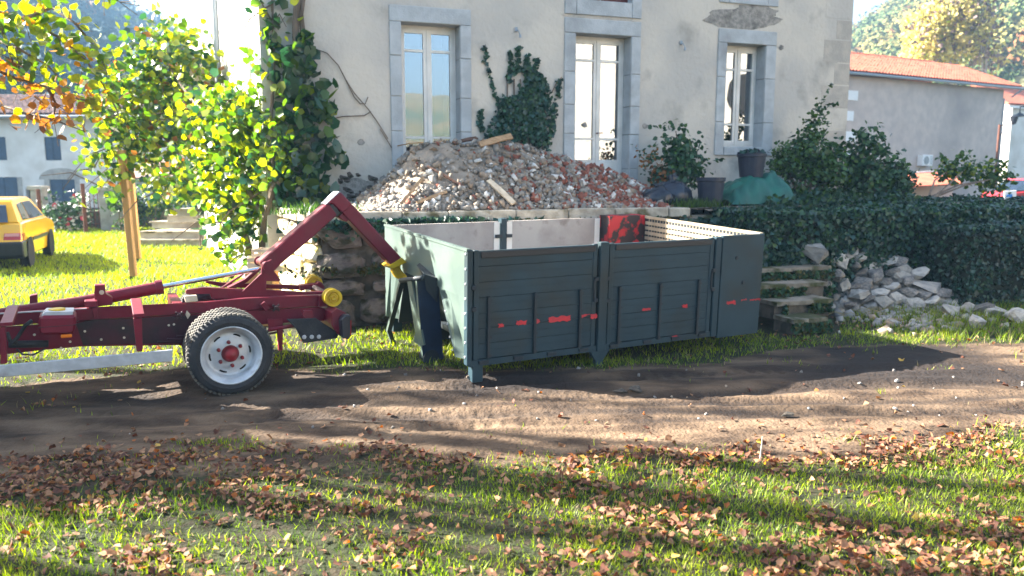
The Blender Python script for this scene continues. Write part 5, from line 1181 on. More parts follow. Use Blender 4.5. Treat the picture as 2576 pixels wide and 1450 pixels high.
q = gp(325, 580, 0); b = MB(); b.frame((q.x, q.y+.6, 0), Vector((5.5,0,0)), Vector((0,.3,0)), Z*.7); o = b.build('garden_wall', 'mortar'); props(o, 'low dark garden wall right of the grey gate pillar', 'wall')
# round stone steps of the side door
q = gp(455, 607, 0); es = thing('entrance_steps', q, 'pale rounded stone steps in the sun at the side of the old house', 'steps')
for i, (uL, v) in enumerate(((338,603),(344,582),(374,557),(412,541),(436,525))):
    z_ = .20*(i+1); p = gp(uL, v, z_); p2 = gp(565, v+2, z_); b = MB(); pts = []; wd = p2.x-p.x
    for k in range(13): th = math.pi*.5*k/12; pts.append((p.x+.9*(1-math.sin(th)), p.y+.9*(1-math.cos(th)), z_-.05) if False else (p.x+.55*(1-math.cos(math.pi*.5-th)), p.y+1.1*math.cos(math.pi*.5-th) if False else p.y+.9*(1-math.sin(th)), z_-.05))
    pts = pts+[(p2.x, p.y, z_-.05), (p2.x, p.y+2.6-i*.3, z_-.05), (p.x, p.y+2.6-i*.3, z_-.05)]
    b.prism(pts, Z*.05); b.build('step', 'coping_stone', es)
    b = MB(); b.prism([(x+(.06 if x < p.x+1 else 0), y+.05, z_-.2) for x, y, _ in pts], Z*.149); b.build('riser', 'concrete', es)
# crates beside the terrace wall
for (u, v, s, lb) in ((668,642,.26,'upper pale wooden crate stacked by the terrace wall'),(655,665,.30,'lower pale wooden crate by the foot of the terrace wall')):
    p = at(u, v, 9.9); t = thing('wooden_crate', p-Z*.0, lb, 'crate', 'crates stacked by the terrace wall'); M = Matrix.Rotation(.3 if s > .28 else -.2, 3, 'Z')
    for (sx, sy) in ((-1,-1),(1,-1),(1,1),(-1,1)): b = MB(); b.box(p+M @ Vector((sx*s*.45, sy*s*.35, 0)), (.025,.025,s*.62), M); b.build('post', 'wood_pale', t)
    for zz_ in (-1, 0, 1):
        for sy in (-1, 1): b = MB(); b.box(p+M @ Vector((0, sy*(s*.35+.016), zz_*s*.24)), (s*.95,.008,s*.14), M); b.build('slat', 'wood_pale', t)
        for sx in (-1, 1): b = MB(); b.box(p+M @ Vector((sx*(s*.45+.016), 0, zz_*s*.24)), (.008,s*.75,s*.14), M); b.build('slat', 'wood_pale', t)
p = at(655, 665, 9.9); b = MB(); b.frame((p.x-.16, p.y-.13, 0), Vector((.34,0,0)), Vector((0,.28,0)), Z*(p.z-.1)); o = b.build('wooden_box', 'wood_orange'); props(o, 'brown wooden box standing under the crates by the terrace wall', 'box')
# ---------------------------------------------------------------- sunlit building behind the photographer (seen in the panes)
c0, c1 = Vector((15.0,-8.6,0)), Vector((29,4.4,0)); ax = (c1-c0).normalized(); pn = Vector((-ax.y, ax.x, 0)); sb = thing('chapel', c0, 'pale stone chapel across the yard, seen mirrored in the window panes', 'chapel')
b = MB(); b.frame(c0, ax*(c1-c0).length, -pn*6, Z*11); b.build('wall', 'quoin_stone', sb)
for k, (s, z_) in enumerate(((3.0,5.6),(8.5,5.6),(13.5,5.6))):
    for rr2, nm, m_ in ((.95,'round_window','dark_interior'),(1.2,'window_ring','quoin_stone')):
        b = MB(); b.lathe(c0+ax*s+Z*z_+pn*.02, pn, [(rr2*.8 if nm == 'window_ring' else 0, .0 if nm == 'round_window' else .05),(rr2, .01)], 24); b.build(nm, m_, sb)
for s in (1.6, 5.6, 10.8):
    b = MB(); P_ = []
    for j in range(17): th = math.pi*j/16; P_.append(c0+ax*(s+math.cos(th)*1.5)+Z*(1.0+math.sin(th)*1.4)+pn*.02)
    b.tube(P_, .14, 6); b.build('arch', 'surround_stone', sb)
# ---------------------------------------------------------------- planting
def cp_(u, v, d, r): p = at(u, v, d); return ((p.x, p.y, p.z), r if isinstance(r, tuple) else (r, r, r))
def plant(name, base, label, cat, cl, n, size, mats, wts, shape=LEAF, group=None, stems=4, m_st='bark', shell=.35, part='foliage', hang=0, shoots=9):
    t = thing(name, base, label, cat, group); P, q = clumps(cl, n, shell*.5); P = P+rng.normal(0, 1, P.shape)*size*.9
    keep = np.array([fbm(p[0]*2.6+p[1], p[2]*2.6, 1.0) > -.16 for p in P]); P, q = P[keep], q[keep]; SP = []
    for k in range(shoots):
        c = Vector(random.choice(cl)[0]); rr_ = cl[0][1][0]; d_ = Vector((random.gauss(0,.5), random.gauss(0,.3), random.uniform(.35,1))).normalized(); L_ = random.uniform(.2,.5)
        for j in range(12): SP.append(tuple(c+d_*(.12+L_*j/11)+Vector((0,0,-.10*(j/11)**2))+Vector((random.gauss(0,.018),)*3)))
    if SP: P = np.concatenate([P, np.array(SP)]); q = np.concatenate([q, np.tile([0,0,1.], (len(SP), 1))])
    leaves(P, size, mats, wts, shape=shape, nrm=q*.6+np.array([0,-.1,.5]), spread=.8, name=part, parent=t, hang=hang)
    b = MB()
    for k in range(stems):
        c = Vector(random.choice(cl)[0]); b0 = Vector(base)+Vector((random.uniform(-.08,.08), random.uniform(-.05,.05), 0)); md = (b0+c)/2+Vector((random.uniform(-.1,.1), 0, random.uniform(0,.1)))
        b.tube([b0, md, c], [.022,.016,.008], 6)
    if stems: b.build('stems', m_st, t)
    return t
def hedge(name, label, t0, t1, n0, n1, z0, z1, n, core=.1, zfun=None, size=.062, mats=('ivy_leaf','ivy_blue','shrub_leaf'), w_=(4,3,1)):
    h = thing(name, Wp((t0+t1)/2, (n0+n1)/2, z0), label, 'hedge')
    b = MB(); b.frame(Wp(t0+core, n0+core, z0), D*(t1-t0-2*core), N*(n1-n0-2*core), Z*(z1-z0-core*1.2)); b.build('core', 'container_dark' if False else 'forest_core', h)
    A = [(n1-n0)*(t1-t0), (t1-t0)*(z1-z0), (n1-n0)*(z1-z0)]; P = []; Nn = []
    for i in range(n):
        f = random.choices((0,1,2), A)[0]; t, m_, z = random.uniform(t0,t1), random.uniform(n0,n1), random.uniform(z0,z1); d_ = abs(random.gauss(0,.06))
        wv = .16*fbm(t*1.1, z*1.3+m_, 1.2)+.05*fbm(t*6, z*6, 1)
        if f == 0: z = z1-d_+wv; nn = Z
        elif f == 1: m_ = n1-d_+wv; nn = N
        else: t = t0+d_+wv; nn = -D
        P.append(Wp(t, m_, z)); Nn.append(nn)
    leaves(np.array(P), size, list(mats), list(w_), shape=IVYL, nrm=np.array(Nn)*1.1, spread=.7, name='foliage', parent=h)
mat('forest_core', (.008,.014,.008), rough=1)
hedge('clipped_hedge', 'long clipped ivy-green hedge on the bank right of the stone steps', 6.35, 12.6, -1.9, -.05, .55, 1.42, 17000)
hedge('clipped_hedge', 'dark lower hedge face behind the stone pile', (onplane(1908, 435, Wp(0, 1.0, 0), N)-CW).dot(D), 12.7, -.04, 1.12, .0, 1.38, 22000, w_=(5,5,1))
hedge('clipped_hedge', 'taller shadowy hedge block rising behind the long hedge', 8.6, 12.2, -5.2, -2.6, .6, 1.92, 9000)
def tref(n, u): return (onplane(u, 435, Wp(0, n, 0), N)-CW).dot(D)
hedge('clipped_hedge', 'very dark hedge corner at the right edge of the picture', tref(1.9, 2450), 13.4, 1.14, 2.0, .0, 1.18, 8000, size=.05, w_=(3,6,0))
# brambles at the hedge foot
for i, (u, v, lb) in enumerate(((2270,650,'bramble shoots growing between the stone pile and the hedge'),(2440,720,'pale green bramble patch at the foot of the dark hedge'),(2545,730,'bramble leaves at the right edge below the dark hedge'))):
    cl = [cp_(u+random.uniform(-40,40), v+random.uniform(-20,40), 11.9-(i > 0)*.5, random.uniform(.12,.2)) for k in range(6)]; p = gp(u, 770, 0)
    plant('bramble', (cl[0][0][0], cl[0][0][1], 0), lb, 'bramble', cl, 420, .10, ['bramble_leaf','shrub_leaf'], [3,1], stems=4)
# shrubs on the terrace
def tb(u, d): p = at(u, 480, d); return (p.x, p.y, TZ)
plant('shrub', tb(1700,13.1), 'dark shrub with reddish shoots against the wall left of the narrow window', 'shrub', [cp_(1700,330,13.1,(.12,.1,.16)), cp_(1695,370,13.1,.24), cp_(1720,395,13.1,.26), cp_(1700,430,13.0,.34), cp_(1745,435,13.1,.2), cp_(1755,360,13.2,(.16,.05,.05))], 1500, .075, ['ivy_leaf','shrub_leaf'], [3,1.2], stems=6)
plant('shrub', tb(1650,12.9), 'red-brown leaning shoots at the foot of the house wall by the door', 'shrub', [cp_(1650,420,12.9,(.16,.1,.3)), cp_(1665,455,12.9,.18)], 380, .06, ['leaf_brown','ivy_leaf'], [2,2], stems=5, m_st='leaf_brown')
plant('shrub', tb(2030,13.6), 'tall bright green climbing shrub beside the narrow window', 'shrub', [cp_(2058,285,13.7,(.12,.1,.2)), cp_(2050,335,13.7,.24), cp_(2035,385,13.6,.36), cp_(1975,400,13.5,.26), cp_(2085,430,13.6,.36), cp_(1985,450,13.5,.32), cp_(2040,460,13.5,.4), cp_(2095,380,13.9,.2)], 4200, .07, ['shrub_leaf','ivy_leaf','vine_green'], [4,2,1], stems=9)
plant('shrub', tb(2190,13.8), 'loose dark green shrub at the corner of the old house', 'shrub', [cp_(2185,365,13.8,.28), cp_(2165,420,13.8,.34), cp_(2225,425,13.9,.3), cp_(2190,465,13.7,.42), cp_(2255,455,13.8,.24)], 2200, .085, ['ivy_leaf','shrub_leaf','bramble_leaf'], [3,2,1], stems=8)
plant('shrub', tb(2330,14.5), 'yellowing shrub behind the taller hedge block', 'shrub', [cp_(2430,425,17,.3), cp_(2385,430,17,.25), cp_(2500,450,17,.35)], 900, .09, ['shrub_leaf','vine_yellow'], [4,1], stems=4)
P = [Wp(random.uniform(6.7,9.8), random.uniform(-2.1,-.2), TZ+.02+abs(random.gauss(0,.07))) for i in range(4200)]; leaves(np.array(P), .07, ['ivy_leaf','ivy_blue','shrub_leaf'], [3,2,2], name='ground_ivy', label='low dark ivy covering the right end of the terrace')
# ivy on the house front
iv = thing('wall_ivy', F(fc(1300,385)[0], TZ, .1), 'dark ivy climbing the house wall between the two tall windows', 'ivy')
pr = [(112,1217,1223,.12),(150,1222,1232,.1),(240,1245,1262,.15),(125,1278,1284,.2),(128,1303,1308,.2),(150,1322,1330,.2),(165,1340,1350,.2),(170,1276,1350,.5),(200,1268,1366,.8),(240,1262,1380,1),(290,1250,1386,1),(330,1222,1386,1),(365,1205,1372,1),(392,1225,1368,1)]
P = []
def ivp(u, v, o): p = F(*fc(u, v), o); P.append(p)
for i in range(3600):
    v = 170+220*random.random()**.75; lo = np.interp(v, [170,240,330,365,392], [1282,1262,1222,1205,1225]); hi = np.interp(v, [170,200,240,330,392], [1350,1366,1384,1388,1368]); u = random.uniform(lo, hi)
    if fbm(u*.02, v*.012, 1) < -.18: continue
    if (u-lo < 22 or hi-u < 26) and random.random() < .55: continue
    ivp(u, v, .02+random.random()*(.06+.16*(v-170)/220))
for pts in ([(1217,112),(1225,170),(1245,240),(1262,290)],[(1280,128),(1284,170),(1276,210)],[(1304,118),(1300,180)],[(1326,140),(1322,190)],[(1350,150),(1340,200)],[(1212,330),(1205,300),(1210,280)],[(1384,340),(1400,250),(1408,200)]):
    for k in range(70):
        f = random.random()*(len(pts)-1); j = int(f); g = f-j; ivp(pts[j][0]+(pts[j+1][0]-pts[j][0])*g+random.gauss(0,3), pts[j][1]+(pts[j+1][1]-pts[j][1])*g, .03)
leaves(np.array(P), .062, ['ivy_leaf','ivy_blue'], [3,2], shape=IVYL, nrm=np.array([N]*len(P))*1.2, spread=.7, name='foliage', parent=iv)
b = MB()
for k in range(6): u0 = 1280+k*16; b.tube([F(*fc(u0, 392), .04), F(*fc(u0-8+k*4, 300), .03), F(*fc(u0-4, 200), .02)], .012, 5)
b.tube([F(*fc(1386, 235), .03), F(*fc(1400, 205), .03), F(*fc(1412, 195), .03)], .008, 5); b.build('stems', 'bark', iv)
# ---------------------------------------------------------------- the big vine: pergola, corner of the house, sprays
pp = []
for i, (u, v, vt, lb) in enumerate(((333,706,378,'nearer wooden pergola post, orange-brown and square'),(346,660,400,'farther wooden pergola post just behind the nearer one'))):
    q = gp(u, v, 0); zt_ = at(u-8, vt, q.y).z; t = thing('pergola_post', q, lb, 'post'); M = Matrix.Rotation(R(-1.5), 3, 'Y')
    b = MB(); b.box(q+Z*(zt_/2+.04), (.105,.105,zt_-.08), M); b.build('post', 'wood_orange', t, bevel=.006); b = MB(); b.box(q+Z*.04, (.06,.06,.12)); b.build('metal_foot', 'black_plastic', t); pp.append(q+Z*zt_)
b = MB(); e0, e1 = at(318, 392, 15.5), at(478, 343, 14.2); b.tube([e0-e0, e1-e0], .06, 4); o = b.build('pergola_beam', 'wood_orange'); o.location = e0; props(o, 'brown wooden pergola beam rising to the right among the leaves', 'beam')
vb = gp(662, 735, 0); vb.y = 12.2; vb.x = at(655, 600, 12.2).x
vine = thing('climbing_vine', vb, 'sunlit yellow-green climbing vine sprawling over pergola and house corner', 'vine')
A = [cp_(*c) for c in ((400,130,15,.62),(460,120,15.5,.45),(340,200,15,.6),(440,215,15,.62),(300,290,14.5,.55),(380,290,15,.68),(470,300,14.5,.6),(280,370,14.2,.42),(350,400,14.3,.4),(430,390,14.2,.45),(475,455,13.5,.42),(235,425,14,.2),(255,470,14,.16),(500,170,15,.4),(255,240,15,.35),(420,470,14,.25),(300,450,14,.22))]
B = [cp_(*c) for c in ((650,250,11.8,.32),(590,290,12,.42),(530,330,12.6,.45),(640,330,11.8,.45),(690,310,11.4,.28),(560,400,12.3,.42),(630,420,11.9,.42),(690,400,11.2,.28),(540,470,12.3,.35),(610,500,12,.36),(660,480,11.5,.25),(560,560,12.1,.26),(630,570,11.8,.24),(600,630,11.9,.2),(650,640,11.7,.16),(676,180,11.5,.16),(684,120,11.5,.12),(688,60,11.5,.10),(684,10,11.5,.12),(520,250,12.6,.2))]
P, q = clumps(A, 3000, .0); P = P+rng.normal(0,.15,P.shape); leaves(P, .115, ['vine_yellow','vine_green','vine_deep','leaf_brown'], [4.5,4.5,1.8,.5], shape=ROUND, spread=1.2, name='foliage', parent=vine)
P, q = clumps(B, 2500, .0); P = P+rng.normal(0,.14,P.shape)*[1,1,1.2]; leaves(P, .105, ['vine_yellow','vine_green','vine_deep'], [4,4.5,2], shape=ROUND, spread=1.2, name='foliage', parent=vine)
P = []
while len(P) < 600:
    v = random.uniform(95, 525); u = random.uniform(*{0:(745,775),1:(715,790),2:(700,838),3:(690,862),4:(690,835)}[0 if v < 130 else 1 if v < 210 else 2 if v < 340 else 3 if v < 420 else 4])
    if fbm(u*.03, v*.02, 1) < (-.05 if u > 800 else -.16): continue
    P.append(F(*fc(u, v), .05+random.random()*.33))
for k in range(26): P.append(F(*fc(random.gauss(690,10), random.uniform(0,200)), .1))
P = np.array([tuple(p) for p in P]); ky = np.argsort(P[:, 1])
single_leaves(P[:170], .15, ['vine_deep','vine_green','vine_yellow'], [6,1.5,.3], ROUND, np.array([N]*170)*1.0, .6, 'leaf', vine, hang=.6)
leaves(P[170:], .15, ['vine_deep','vine_green','vine_yellow'], [6,1.5,.25], shape=ROUND, nrm=np.array([N]*(len(P)-170)), spread=.6, hang=.6, name='foliage', parent=vine)
b = MB(); b.tube([vb, at(660,640,11.9), at(668,560,11.6), at(690,470,11.3), F(*fc(735,400), .15), F(*fc(745,300), .12), F(*fc(750,180), .12), F(*fc(742,80), .10), F(*fc(748,-20), .10)], [.075,.07,.065,.06,.06,.055,.055,.05,.05], 9)
b.tube([F(*fc(752,230), .1), F(*fc(765,130), .1), F(*fc(755,40), .12), F(*fc(765,-20), .1)], [.04,.04,.035,.03], 7); b.tube([vb, at(620,600,12), at(570,520,12.3), at(480,420,13.6), at(400,330,14.6), at(320,260,15)], [.05,.045,.04,.035,.03,.02], 7)
b.tube([at(668,560,11.6), at(600,430,12), at(560,330,12.3), at(480,250,14), at(420,160,15)], [.04,.035,.03,.025,.015], 7)
b.tube([at(690,470,11.3), at(682,300,11.4), at(690,150,11.45), at(684,-20,11.5)], [.03,.025,.02,.015], 6); b.build('trunk', 'bark', vine)
b = MB()
for pts in ([(760,120),(795,125),(822,135),(850,165),(868,200),(890,235),(925,275),(950,310),(975,350)],[(868,200),(890,245),(905,262),(918,262),(925,245)],[(835,300),(860,294),(915,292),(932,282)],[(955,325),(972,352),(984,372)]): b.tube([F(*fc(u, v), .03) for u, v in pts], .008, 5)
b.build('dry_stem', 'bark', vine)
b = MB()
for k in range(46):
    c = Vector(random.choice(A+B)[0]); e = c+Vector((random.uniform(-1.1,.5), random.uniform(-.3,.3), random.uniform(-.9,.3))); b.tube([c, (c+e)/2+Z*.15, e], [.014,.010,.005], 5)
b.build('tendrils', 'bark', vine, kind='stuff')
# overhanging branch at the upper left
lt_ = thing('lime_branch_tree', (-9.6, 8.6, 0), 'thin branches with yellow and brown autumn leaves hanging in at the upper left', 'tree')
BR = [([(-60,10),(60,48),(150,95),(215,150),(260,215),(300,290)],1,120,0),([(-60,150),(30,195),(120,220),(200,250),(240,262)],1,75,1),([(-60,245),(60,285),(130,300),(210,330)],1,45,1),([(60,48),(130,20),(190,60),(240,120),(268,178)],1,70,0),([(-60,80),(40,120),(120,165),(175,225)],1,75,0),([(-40,20),(0,60),(30,150),(60,200)],1,60,0),([(120,220),(140,260),(135,300)],1,18,1),([(260,-20),(300,5)],1,6,0)]
b = MB(); P = []; Pb = []
for pts, _, n, br in BR:
    d0 = 9.0; W_ = [at(u, v, d0+random.uniform(-.3,.4)) for u, v in pts]; b.tube(W_, list(np.linspace(.022,.005,len(W_))), 5)
    for k in range(n):
        f = random.random()*(len(W_)-1); j = int(f); p = W_[j].lerp(W_[j+1], f-j)+Vector((random.gauss(0,.10), random.gauss(0,.15), random.gauss(-.03,.09))); (Pb if br else P).append(p)
    for k in range(len(W_)*2):
        j = random.randrange(len(W_)); b.tube([W_[j], W_[j]+Vector((random.gauss(0,.15), random.gauss(0,.1), random.gauss(-.1,.12)))], .004, 4)
b.tube([(-9.6,8.6,0), (-9.3,8.6,2.2), (-8.2,8.8,3.4), at(-60,10,9.1)], [.10,.09,.06,.025], 8); b.tube([(-8.6,8.7,3.0), at(-60,150,9.1)], [.04,.02], 6); b.tube([(-8.6,8.7,3.0), at(-60,245,9.1)], [.04,.02], 6); b.tube([(-8.6,8.7,3.0), at(-60,80,9.1)], [.04,.02], 6); b.build('branches', 'bark', lt_)
P = np.array([tuple(p) for p in P]); Pb = np.array([tuple(p) for p in Pb])
single_leaves(P[:190], .105, ['vine_yellow','vine_green','leaf_orange'], [5,2,.6], ROUND, None, 1, 'leaf', lt_, hang=.5); single_leaves(Pb[:100], .095, ['leaf_brown','leaf_orange','vine_yellow'], [4,3,1], ROUND, None, 1, 'leaf', lt_, hang=.5)
leaves(P[190:], .10, ['vine_yellow','vine_green'], [4,3], shape=ROUND, name='foliage', parent=lt_, hang=.5); leaves(Pb[100:], .09, ['leaf_brown','leaf_orange'], [4,3], shape=ROUND, name='foliage', parent=lt_, hang=.5)
# ---------------------------------------------------------------- garden shrubs far left
def gbush(u, v, d, r, n, lb, mats, w_, flowers=0, sz_=.12):
    p = at(u, v, d); cl = [((p.x+random.gauss(0,r*.4), p.y+random.gauss(0,.3), max(.3, p.z+random.gauss(0,r*.4))), (r*.6,r*.6,r*.6)) for k in range(5)]
    t = plant('garden_shrub', (p.x, p.y, 0), lb, 'shrub', cl, n, sz_, mats, w_, stems=4)
    if flowers:
        P, q = clumps(cl, flowers, .9); leaves(P, .13, ['rose_pink'], [1], shape=ROUND, name='flowers', parent=t)
gbush(168, 535, 26, .75, 1500, 'rose bush with pale leaves and pink flowers before the white farmhouse', ['shrub_leaf','bramble_leaf','rose_white'], [3,3,1.5], 40)
gbush(305, 520, 25, .7, 900, 'green shrub spilling over the gate pillar', ['shrub_leaf','vine_green'], [3,1])
gbush(385, 500, 25, .8, 1100, 'rounded green shrub behind the entrance steps', ['shrub_leaf','vine_yellow'], [3,1.2])
gbush(60, 562, 26, .5, 500, 'low green plants at the garden wall behind the yellow car', ['shrub_leaf','vine_green'], [3,1])
gbush(500, 480, 20, .6, 900, 'dark green bush against the sunlit side of the old house', ['shrub_leaf','vine_deep'], [2,2])
# ---------------------------------------------------------------- birches beyond the outbuilding
def bigtree(name, x, y, H_, tr, label, cl, n, size, mats, w_, bark, nb=9, group=None, spread=1, low=.3, cat='tree', twg=4):
    t = thing(name, (x, y, 0), label, cat, group); b = MB()
    top = Vector((x+random.uniform(-.5,.5), y, H_)); md = Vector((x+random.uniform(-.3,.3), y, H_*.5)); b.tube([Vector((x,y,-.1)), Vector((x,y,H_*.25)), md, top], [tr*1.25,tr,tr*.7,tr*.2], 10); b.build('trunk', bark, t)
    for k in range(nb):
        z = H_*(low+(.95-low)*k/nb); a = k*2.4; c = Vector(cl[k % len(cl)][0]); s = Vector((x,y,z)).lerp(md, .0); e = c+Vector((random.uniform(-.3,.3),)*3); mm = s.lerp(e,.5)+Z*random.uniform(0,.5)
        b = MB(); b.tube([s, mm, e], [tr*.4,tr*.25,tr*.08], 6)
        for q in range(twg):
            f = e+Vector((random.gauss(0,.8), random.gauss(0,.8), random.gauss(.2,.6))); b.tube([mm.lerp(e, random.random()), f], [tr*.1,tr*.03], 4)
        b.build('branch', bark, t)
    P, q = clumps(cl, n, .2); leaves(P, size, mats, w_, name='crown', parent=t, spread=1)
for i, (u, lb, cc_) in enumerate(((2325,'leftmost of the pale yellow birches behind the tiled roof',((2330,70,1.7),(2300,120,1.4),(2355,110,1.5),(2290,160,1.0),(2340,150,1.2))),(2400,'middle and tallest pale yellow birch with white trunk',((2400,20,2.0),(2385,70,1.8),(2430,70,1.6),(2410,-30,1.6),(2400,120,1.4))),(2475,'right-hand birch with bare pinkish twigs and pale trunk',((2470,50,1.7),(2490,100,1.5),(2460,120,1.4),(2450,10,1.6),(2500,150,1.2))))):
    p = at(u, 190, 62); cl = [((lambda q: ((q.x, q.y+random.uniform(-1,1), q.z), (r_, r_, r_*1.1)))(at(a, c, 62))) for a, c, r_ in cc_]
    bigtree('birch_tree', p.x, p.y, 15, .16, lb, cl, 2300 if i < 2 else 1100, .30, ['birch_leaf','twig_haze','vine_yellow'], [5,1.5,.4] if i < 2 else [2,4,.3], 'bark_pale', 8, 'birches behind the outbuilding')
    # fine bare twigs below the crown
# ---------------------------------------------------------------- trees left of the picture that throw the long shadows
sh_h = Vector((-math.cos(SUN_AZ), math.sin(SUN_AZ), 0))
LBS = ['slender tree left of the track throwing the first long shadow','tree beside the track with sparse autumn leaves','leaning roadside tree with thin crown','outer tree of the row beyond the truck cab','young tree at the end of the row','old tree with broad low crown left of the yard']
for i, (gx_, gy_, L_, tr, cw, n) in enumerate(((0,5.32,12.0,.22,.5,260),(0,4.62,10.5,.22,.6,260),(0,3.98,12.5,.15,.6,260),(0,3.0,10.0,.10,.6,260),(2,6.05,17.0,.09,.5,420),(3,4.0,19.0,.20,1.0,1500))):
    p = Vector((gx_, gy_, 0))+sh_h*L_; cl = []
    for k in range(9):
        z = random.uniform(2.8, 11); q_ = random.gauss(0,cw*.30); cl.append(((p.x+random.gauss(0,1.3), p.y+q_, z), (cw*1.1, .20, .22)))
    bigtree('shade_tree', p.x, p.y, 11, tr, LBS[i], cl, int(n*.62), .13, ['vine_yellow','leaf_brown','vine_green'], [3,3,1], 'bark', 3 if i != 5 else 8, 'trees standing left of the picture', low=.35, twg=2)
# ---------------------------------------------------------------- grass
BLD = np.array([(-.5,0,0),(-.38,.5,.08),(0,1,.30),(.02,1,.30),(.38,.5,.08),(.5,0,0)], float); BLF = np.array([(0,1,4,5),(1,2,3,4)])
def blades(name, P, h, wd, mats, w_, label, lean=.35):
    n = len(P); P = np.asarray(P, float); wd = np.broadcast_to(np.asarray(wd, float), (n,))[:, None, None]; az = rng.uniform(0, 2*np.pi, n); ux = np.stack([np.cos(az), np.sin(az), np.zeros(n)], 1); nz_ = np.stack([-np.sin(az), np.cos(az), np.zeros(n)], 1)
    up = np.stack([rng.normal(0,lean,n), rng.normal(0,lean,n), np.ones(n)], 1); up /= np.linalg.norm(up, axis=1)[:, None]
    hh = h*rng.uniform(.45, 1.4, n) if np.isscalar(h) else h
    V = P[:, None, :]+ux[:, None, :]*(BLD[None, :, 0, None]*wd*rng.uniform(.7,1.4,n)[:, None, None])+up[:, None, :]*(BLD[None, :, 1, None]*hh[:, None, None])+nz_[:, None, :]*(BLD[None, :, 2, None]*hh[:, None, None]*1.2)
    mi = np.repeat(rng.choice(len(mats), n, p=np.array(w_)/sum(w_)), 2)
    return props(link(name, npmesh(name, V.reshape(-1, 3), (BLF[None]+(np.arange(n)*6)[:, None, None]).reshape(-1, 4), mats, mi)), kind='stuff', label=label)
def field(n, y0, y1, xa=-.70, xb=.70, power=1.0):
    y = np.sqrt(rng.uniform(y0**2, y1**2, n)); x = y*rng.uniform(xa, xb, n); return x, y
x, y = field(330000, 2.5, 7.9); m = mudmask(x, y); cl_ = vf(x, y, 2.2, 81); den = (1-m)**2.2*(.30+.75*sstep(-.45,.25,cl_)); den *= np.where((x < -.8) & (y > 4.4), .45, 1)*np.where(y > 5.2, .6, 1)
k = rng.uniform(0, 1, len(x)) < np.maximum(den*.42, .36*(sstep(.18,.42,vf(x,y*1.6,1.3,141))*((y < 5.5)|(x > 3.2))*(y < 7.0)*(m > .3))); x, y = x[k], y[k]; z = gheight(x, y)-.004
tall = 1+.55*sstep(.1,.6,vf(x, y, 1.1, 87))+.5*sstep(1.2,2.6,x)*sstep(4.2,3.0,y)
blades('grass', np.stack([x, y, z], 1), .036*tall*rng.uniform(.5, 1.5, len(x)), .0062, ['grass_blade','grass_lawn','grass_dry'], [5,3.2,.9], 'short patchy green grass in the foreground')
n1 = len(x)
x, y = field(90000, 7.6, 12.2, -.2, .72); t_, n_ = (x+2.38)*D.x+(y-9.56)*D.y, (x+2.38)*N.x+(y-9.56)*N.y
ok = (n_ > .12) & ~((t_ > 5.0) & (n_ < 2.45) & (x/y < .42)) & ~((t_ > 7.9) & (n_ < .9)); m = mudmask(x, y); k = ok & (rng.uniform(0,1,len(x)) < (1-m)**1.4*.75*(.35+.65*sstep(-.3,.3,vf(x,y,1.6,91)))); x, y = x[k], y[k]
hz_ = .05+.05*sstep(4.4,5.6,x)
blades('grass', np.stack([x, y, gheight(x, y)-.005], 1), hz_*rng.uniform(.5,1.6,len(x)), .008, ['grass_blade','grass_lawn','grass_dry'], [5,3,1], 'green grass round the container and the stone pile')
x, y = field(90000, 7.7, 27, -.72, -.05); ok = ~((x > -3.5) & (y > 9.2)) & ((y < 11) | (x < -2.2)); ok &= (x < -3.6-(y-11.5)*.45) | (y < 12)
k = ok & (rng.uniform(0,1,len(x)) < (.9+.1*vf(x,y,.5,93))); x, y = x[k], y[k]
blades('grass', np.stack([x, y, gheight(x, y)-.005], 1), .055*(1+.04*y)*rng.uniform(.4,1.4,len(x)), .007+.0006*y, ['grass_lawn','grass_blade','vine_yellow'], [6,1.5,.5], 'sunlit bright lawn behind the truck')
P = [Wp(random.gauss(5.5,.25), random.uniform(-.9,-.15), TZ) for i in range(1500)]+[Wp(random.gauss(.1,.25), random.uniform(-.6,-.05), TZ) for i in range(500)]
blades('grass', np.array([tuple(p) for p in P]), .13, .012, ['shrub_leaf','vine_green'], [2,3], 'bright weeds on the terrace beside the pots', lean=.5)
# ---------------------------------------------------------------- fallen leaves
x, y = field(78000, 2.5, 12, -.70, .70); cl_ = vf(x, y, 1.1, 95)+.5*vf(x, y, 3.5, 96); m = mudmask(x, y)
den = 2.3*(.16+.84*sstep(-.15,.45,cl_))**1.5*(1-.93*sstep(5.0,6.0,y-.05*x)); den *= np.where((x < -.6) & (y > 4.2) & (y < 6.6), 1.5, 1); den *= np.where(m > .7, .14, 1); den *= np.where(y > 7.5, .9, 1)
t_, n_ = (x+2.38)*D.x+(y-9.56)*D.y, (x+2.38)*N.x+(y-9.56)*N.y
q_ = Vector((-.408, 7.04, 0)); la, lb_ = (x-q_.x)*ca.x+(y-q_.y)*ca.y, (x-q_.x)*cb.x+(y-q_.y)*cb.y
k = (rng.uniform(0,1,len(x)) < den*.62) & (n_ > .1) & ~((la > -.05) & (la < CL) & (lb_ > 0) & (lb_ < CWD)); x, y = x[k], y[k]
P = np.stack([x, y, gheight(x, y)+.012+.018*rng.random(len(x))*(mudmask(x, y) < .4)], 1); P = P[np.argsort(P[:, 1])]
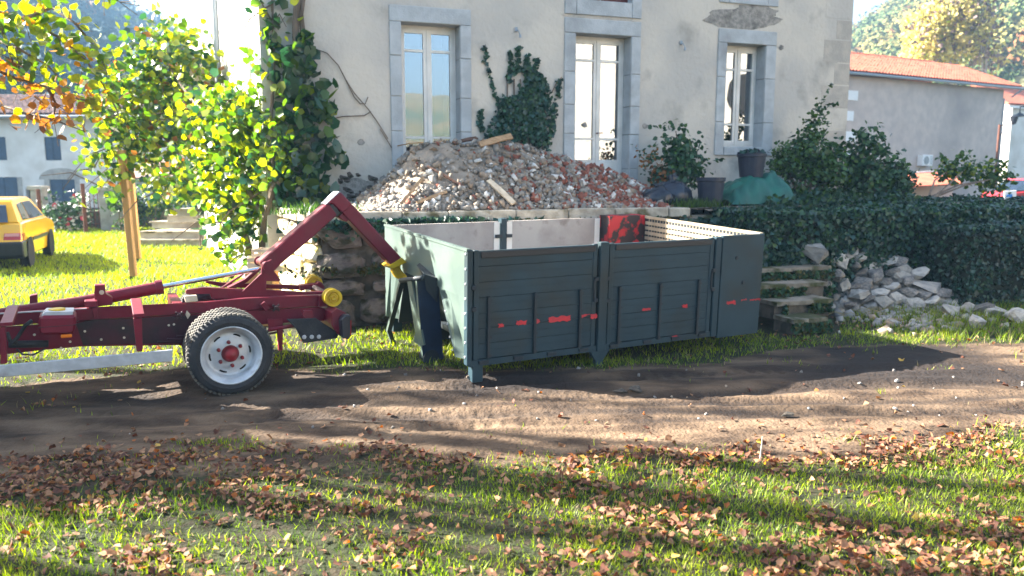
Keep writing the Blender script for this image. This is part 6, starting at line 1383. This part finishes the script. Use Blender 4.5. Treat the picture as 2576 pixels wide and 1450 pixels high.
LM, LW = ['litter_tan','litter_brown','litter_orange','litter_yellow'], [5,5.5,.9,.3]
DRY = np.array([(0,.05,0),(-.36,.15,.22),(-.42,.60,.20),(.05,1,.06),(.30,.72,.26),(.42,.25,.12)], float)
nr = np.tile([0,0,1.0], (len(P), 1))
single_leaves(P[:300], .044, LM, LW, DRY, nr[:300], .4, 'fallen_leaf', None, label='dry autumn leaf lying on the grass', cat=None)
for o in bpy.data.objects:
    if o.name.startswith('fallen_leaf'): o['category'] = 'leaf'; o['group'] = 'fallen leaves scattered on the grass'
leaves(P[300:], .041, LM, LW, shape=DRY, nrm=nr[300:], spread=.42, jit=.10, name='fallen_leaves', label='carpet of fallen tan, brown and orange leaves over grass and track')
# a thin stake in the ground
q = gp(1911, 1160, 0); b = MB(); b.tube([(0,0,-.02), (.008,0,.09), (.012,0,.17)], [.006,.005,.004], 6); o = b.build('twig', 'bark_pale'); o.location = q; props(o, 'short bare twig standing upright at the edge of the track', 'twig')
P = []
b = MB()
for k in range(40):
    p = gp(random.gauss(2165,45), random.gauss(778,10), .06); a = random.uniform(-.6,.6); b.tube([p, p+Vector((math.cos(a)*.12, math.sin(a)*.1, .05)), p+Vector((math.cos(a)*.26, math.sin(a)*.2, .01))], .004, 4)
o = b.build('dry_grass_heap', 'grass_dry', kind='stuff', label='small tangle of dry stalks by the lowest step')
# haze in the valley air
hb = MB(); hb.frame((-430,-430,-1.5), Vector((860,0,0)), Vector((0,860,0)), Z*135); hz_o = hb.build('haze', 'white_paint', kind='stuff')
hm_ = bpy.data.materials.new('haze_air'); hm_.use_nodes = True; t = hm_.node_tree; t.nodes.clear(); pv = t.nodes.new('ShaderNodeVolumePrincipled'); pv.inputs['Color'].default_value = (.38,.66,1,1); pv.inputs['Density'].default_value = .0008; pv.inputs['Anisotropy'].default_value = 0
ou = t.nodes.new('ShaderNodeOutputMaterial'); t.links.new(pv.outputs[0], ou.inputs['Volume']); hz_o.data.materials.clear(); hz_o.data.materials.append(hm_)
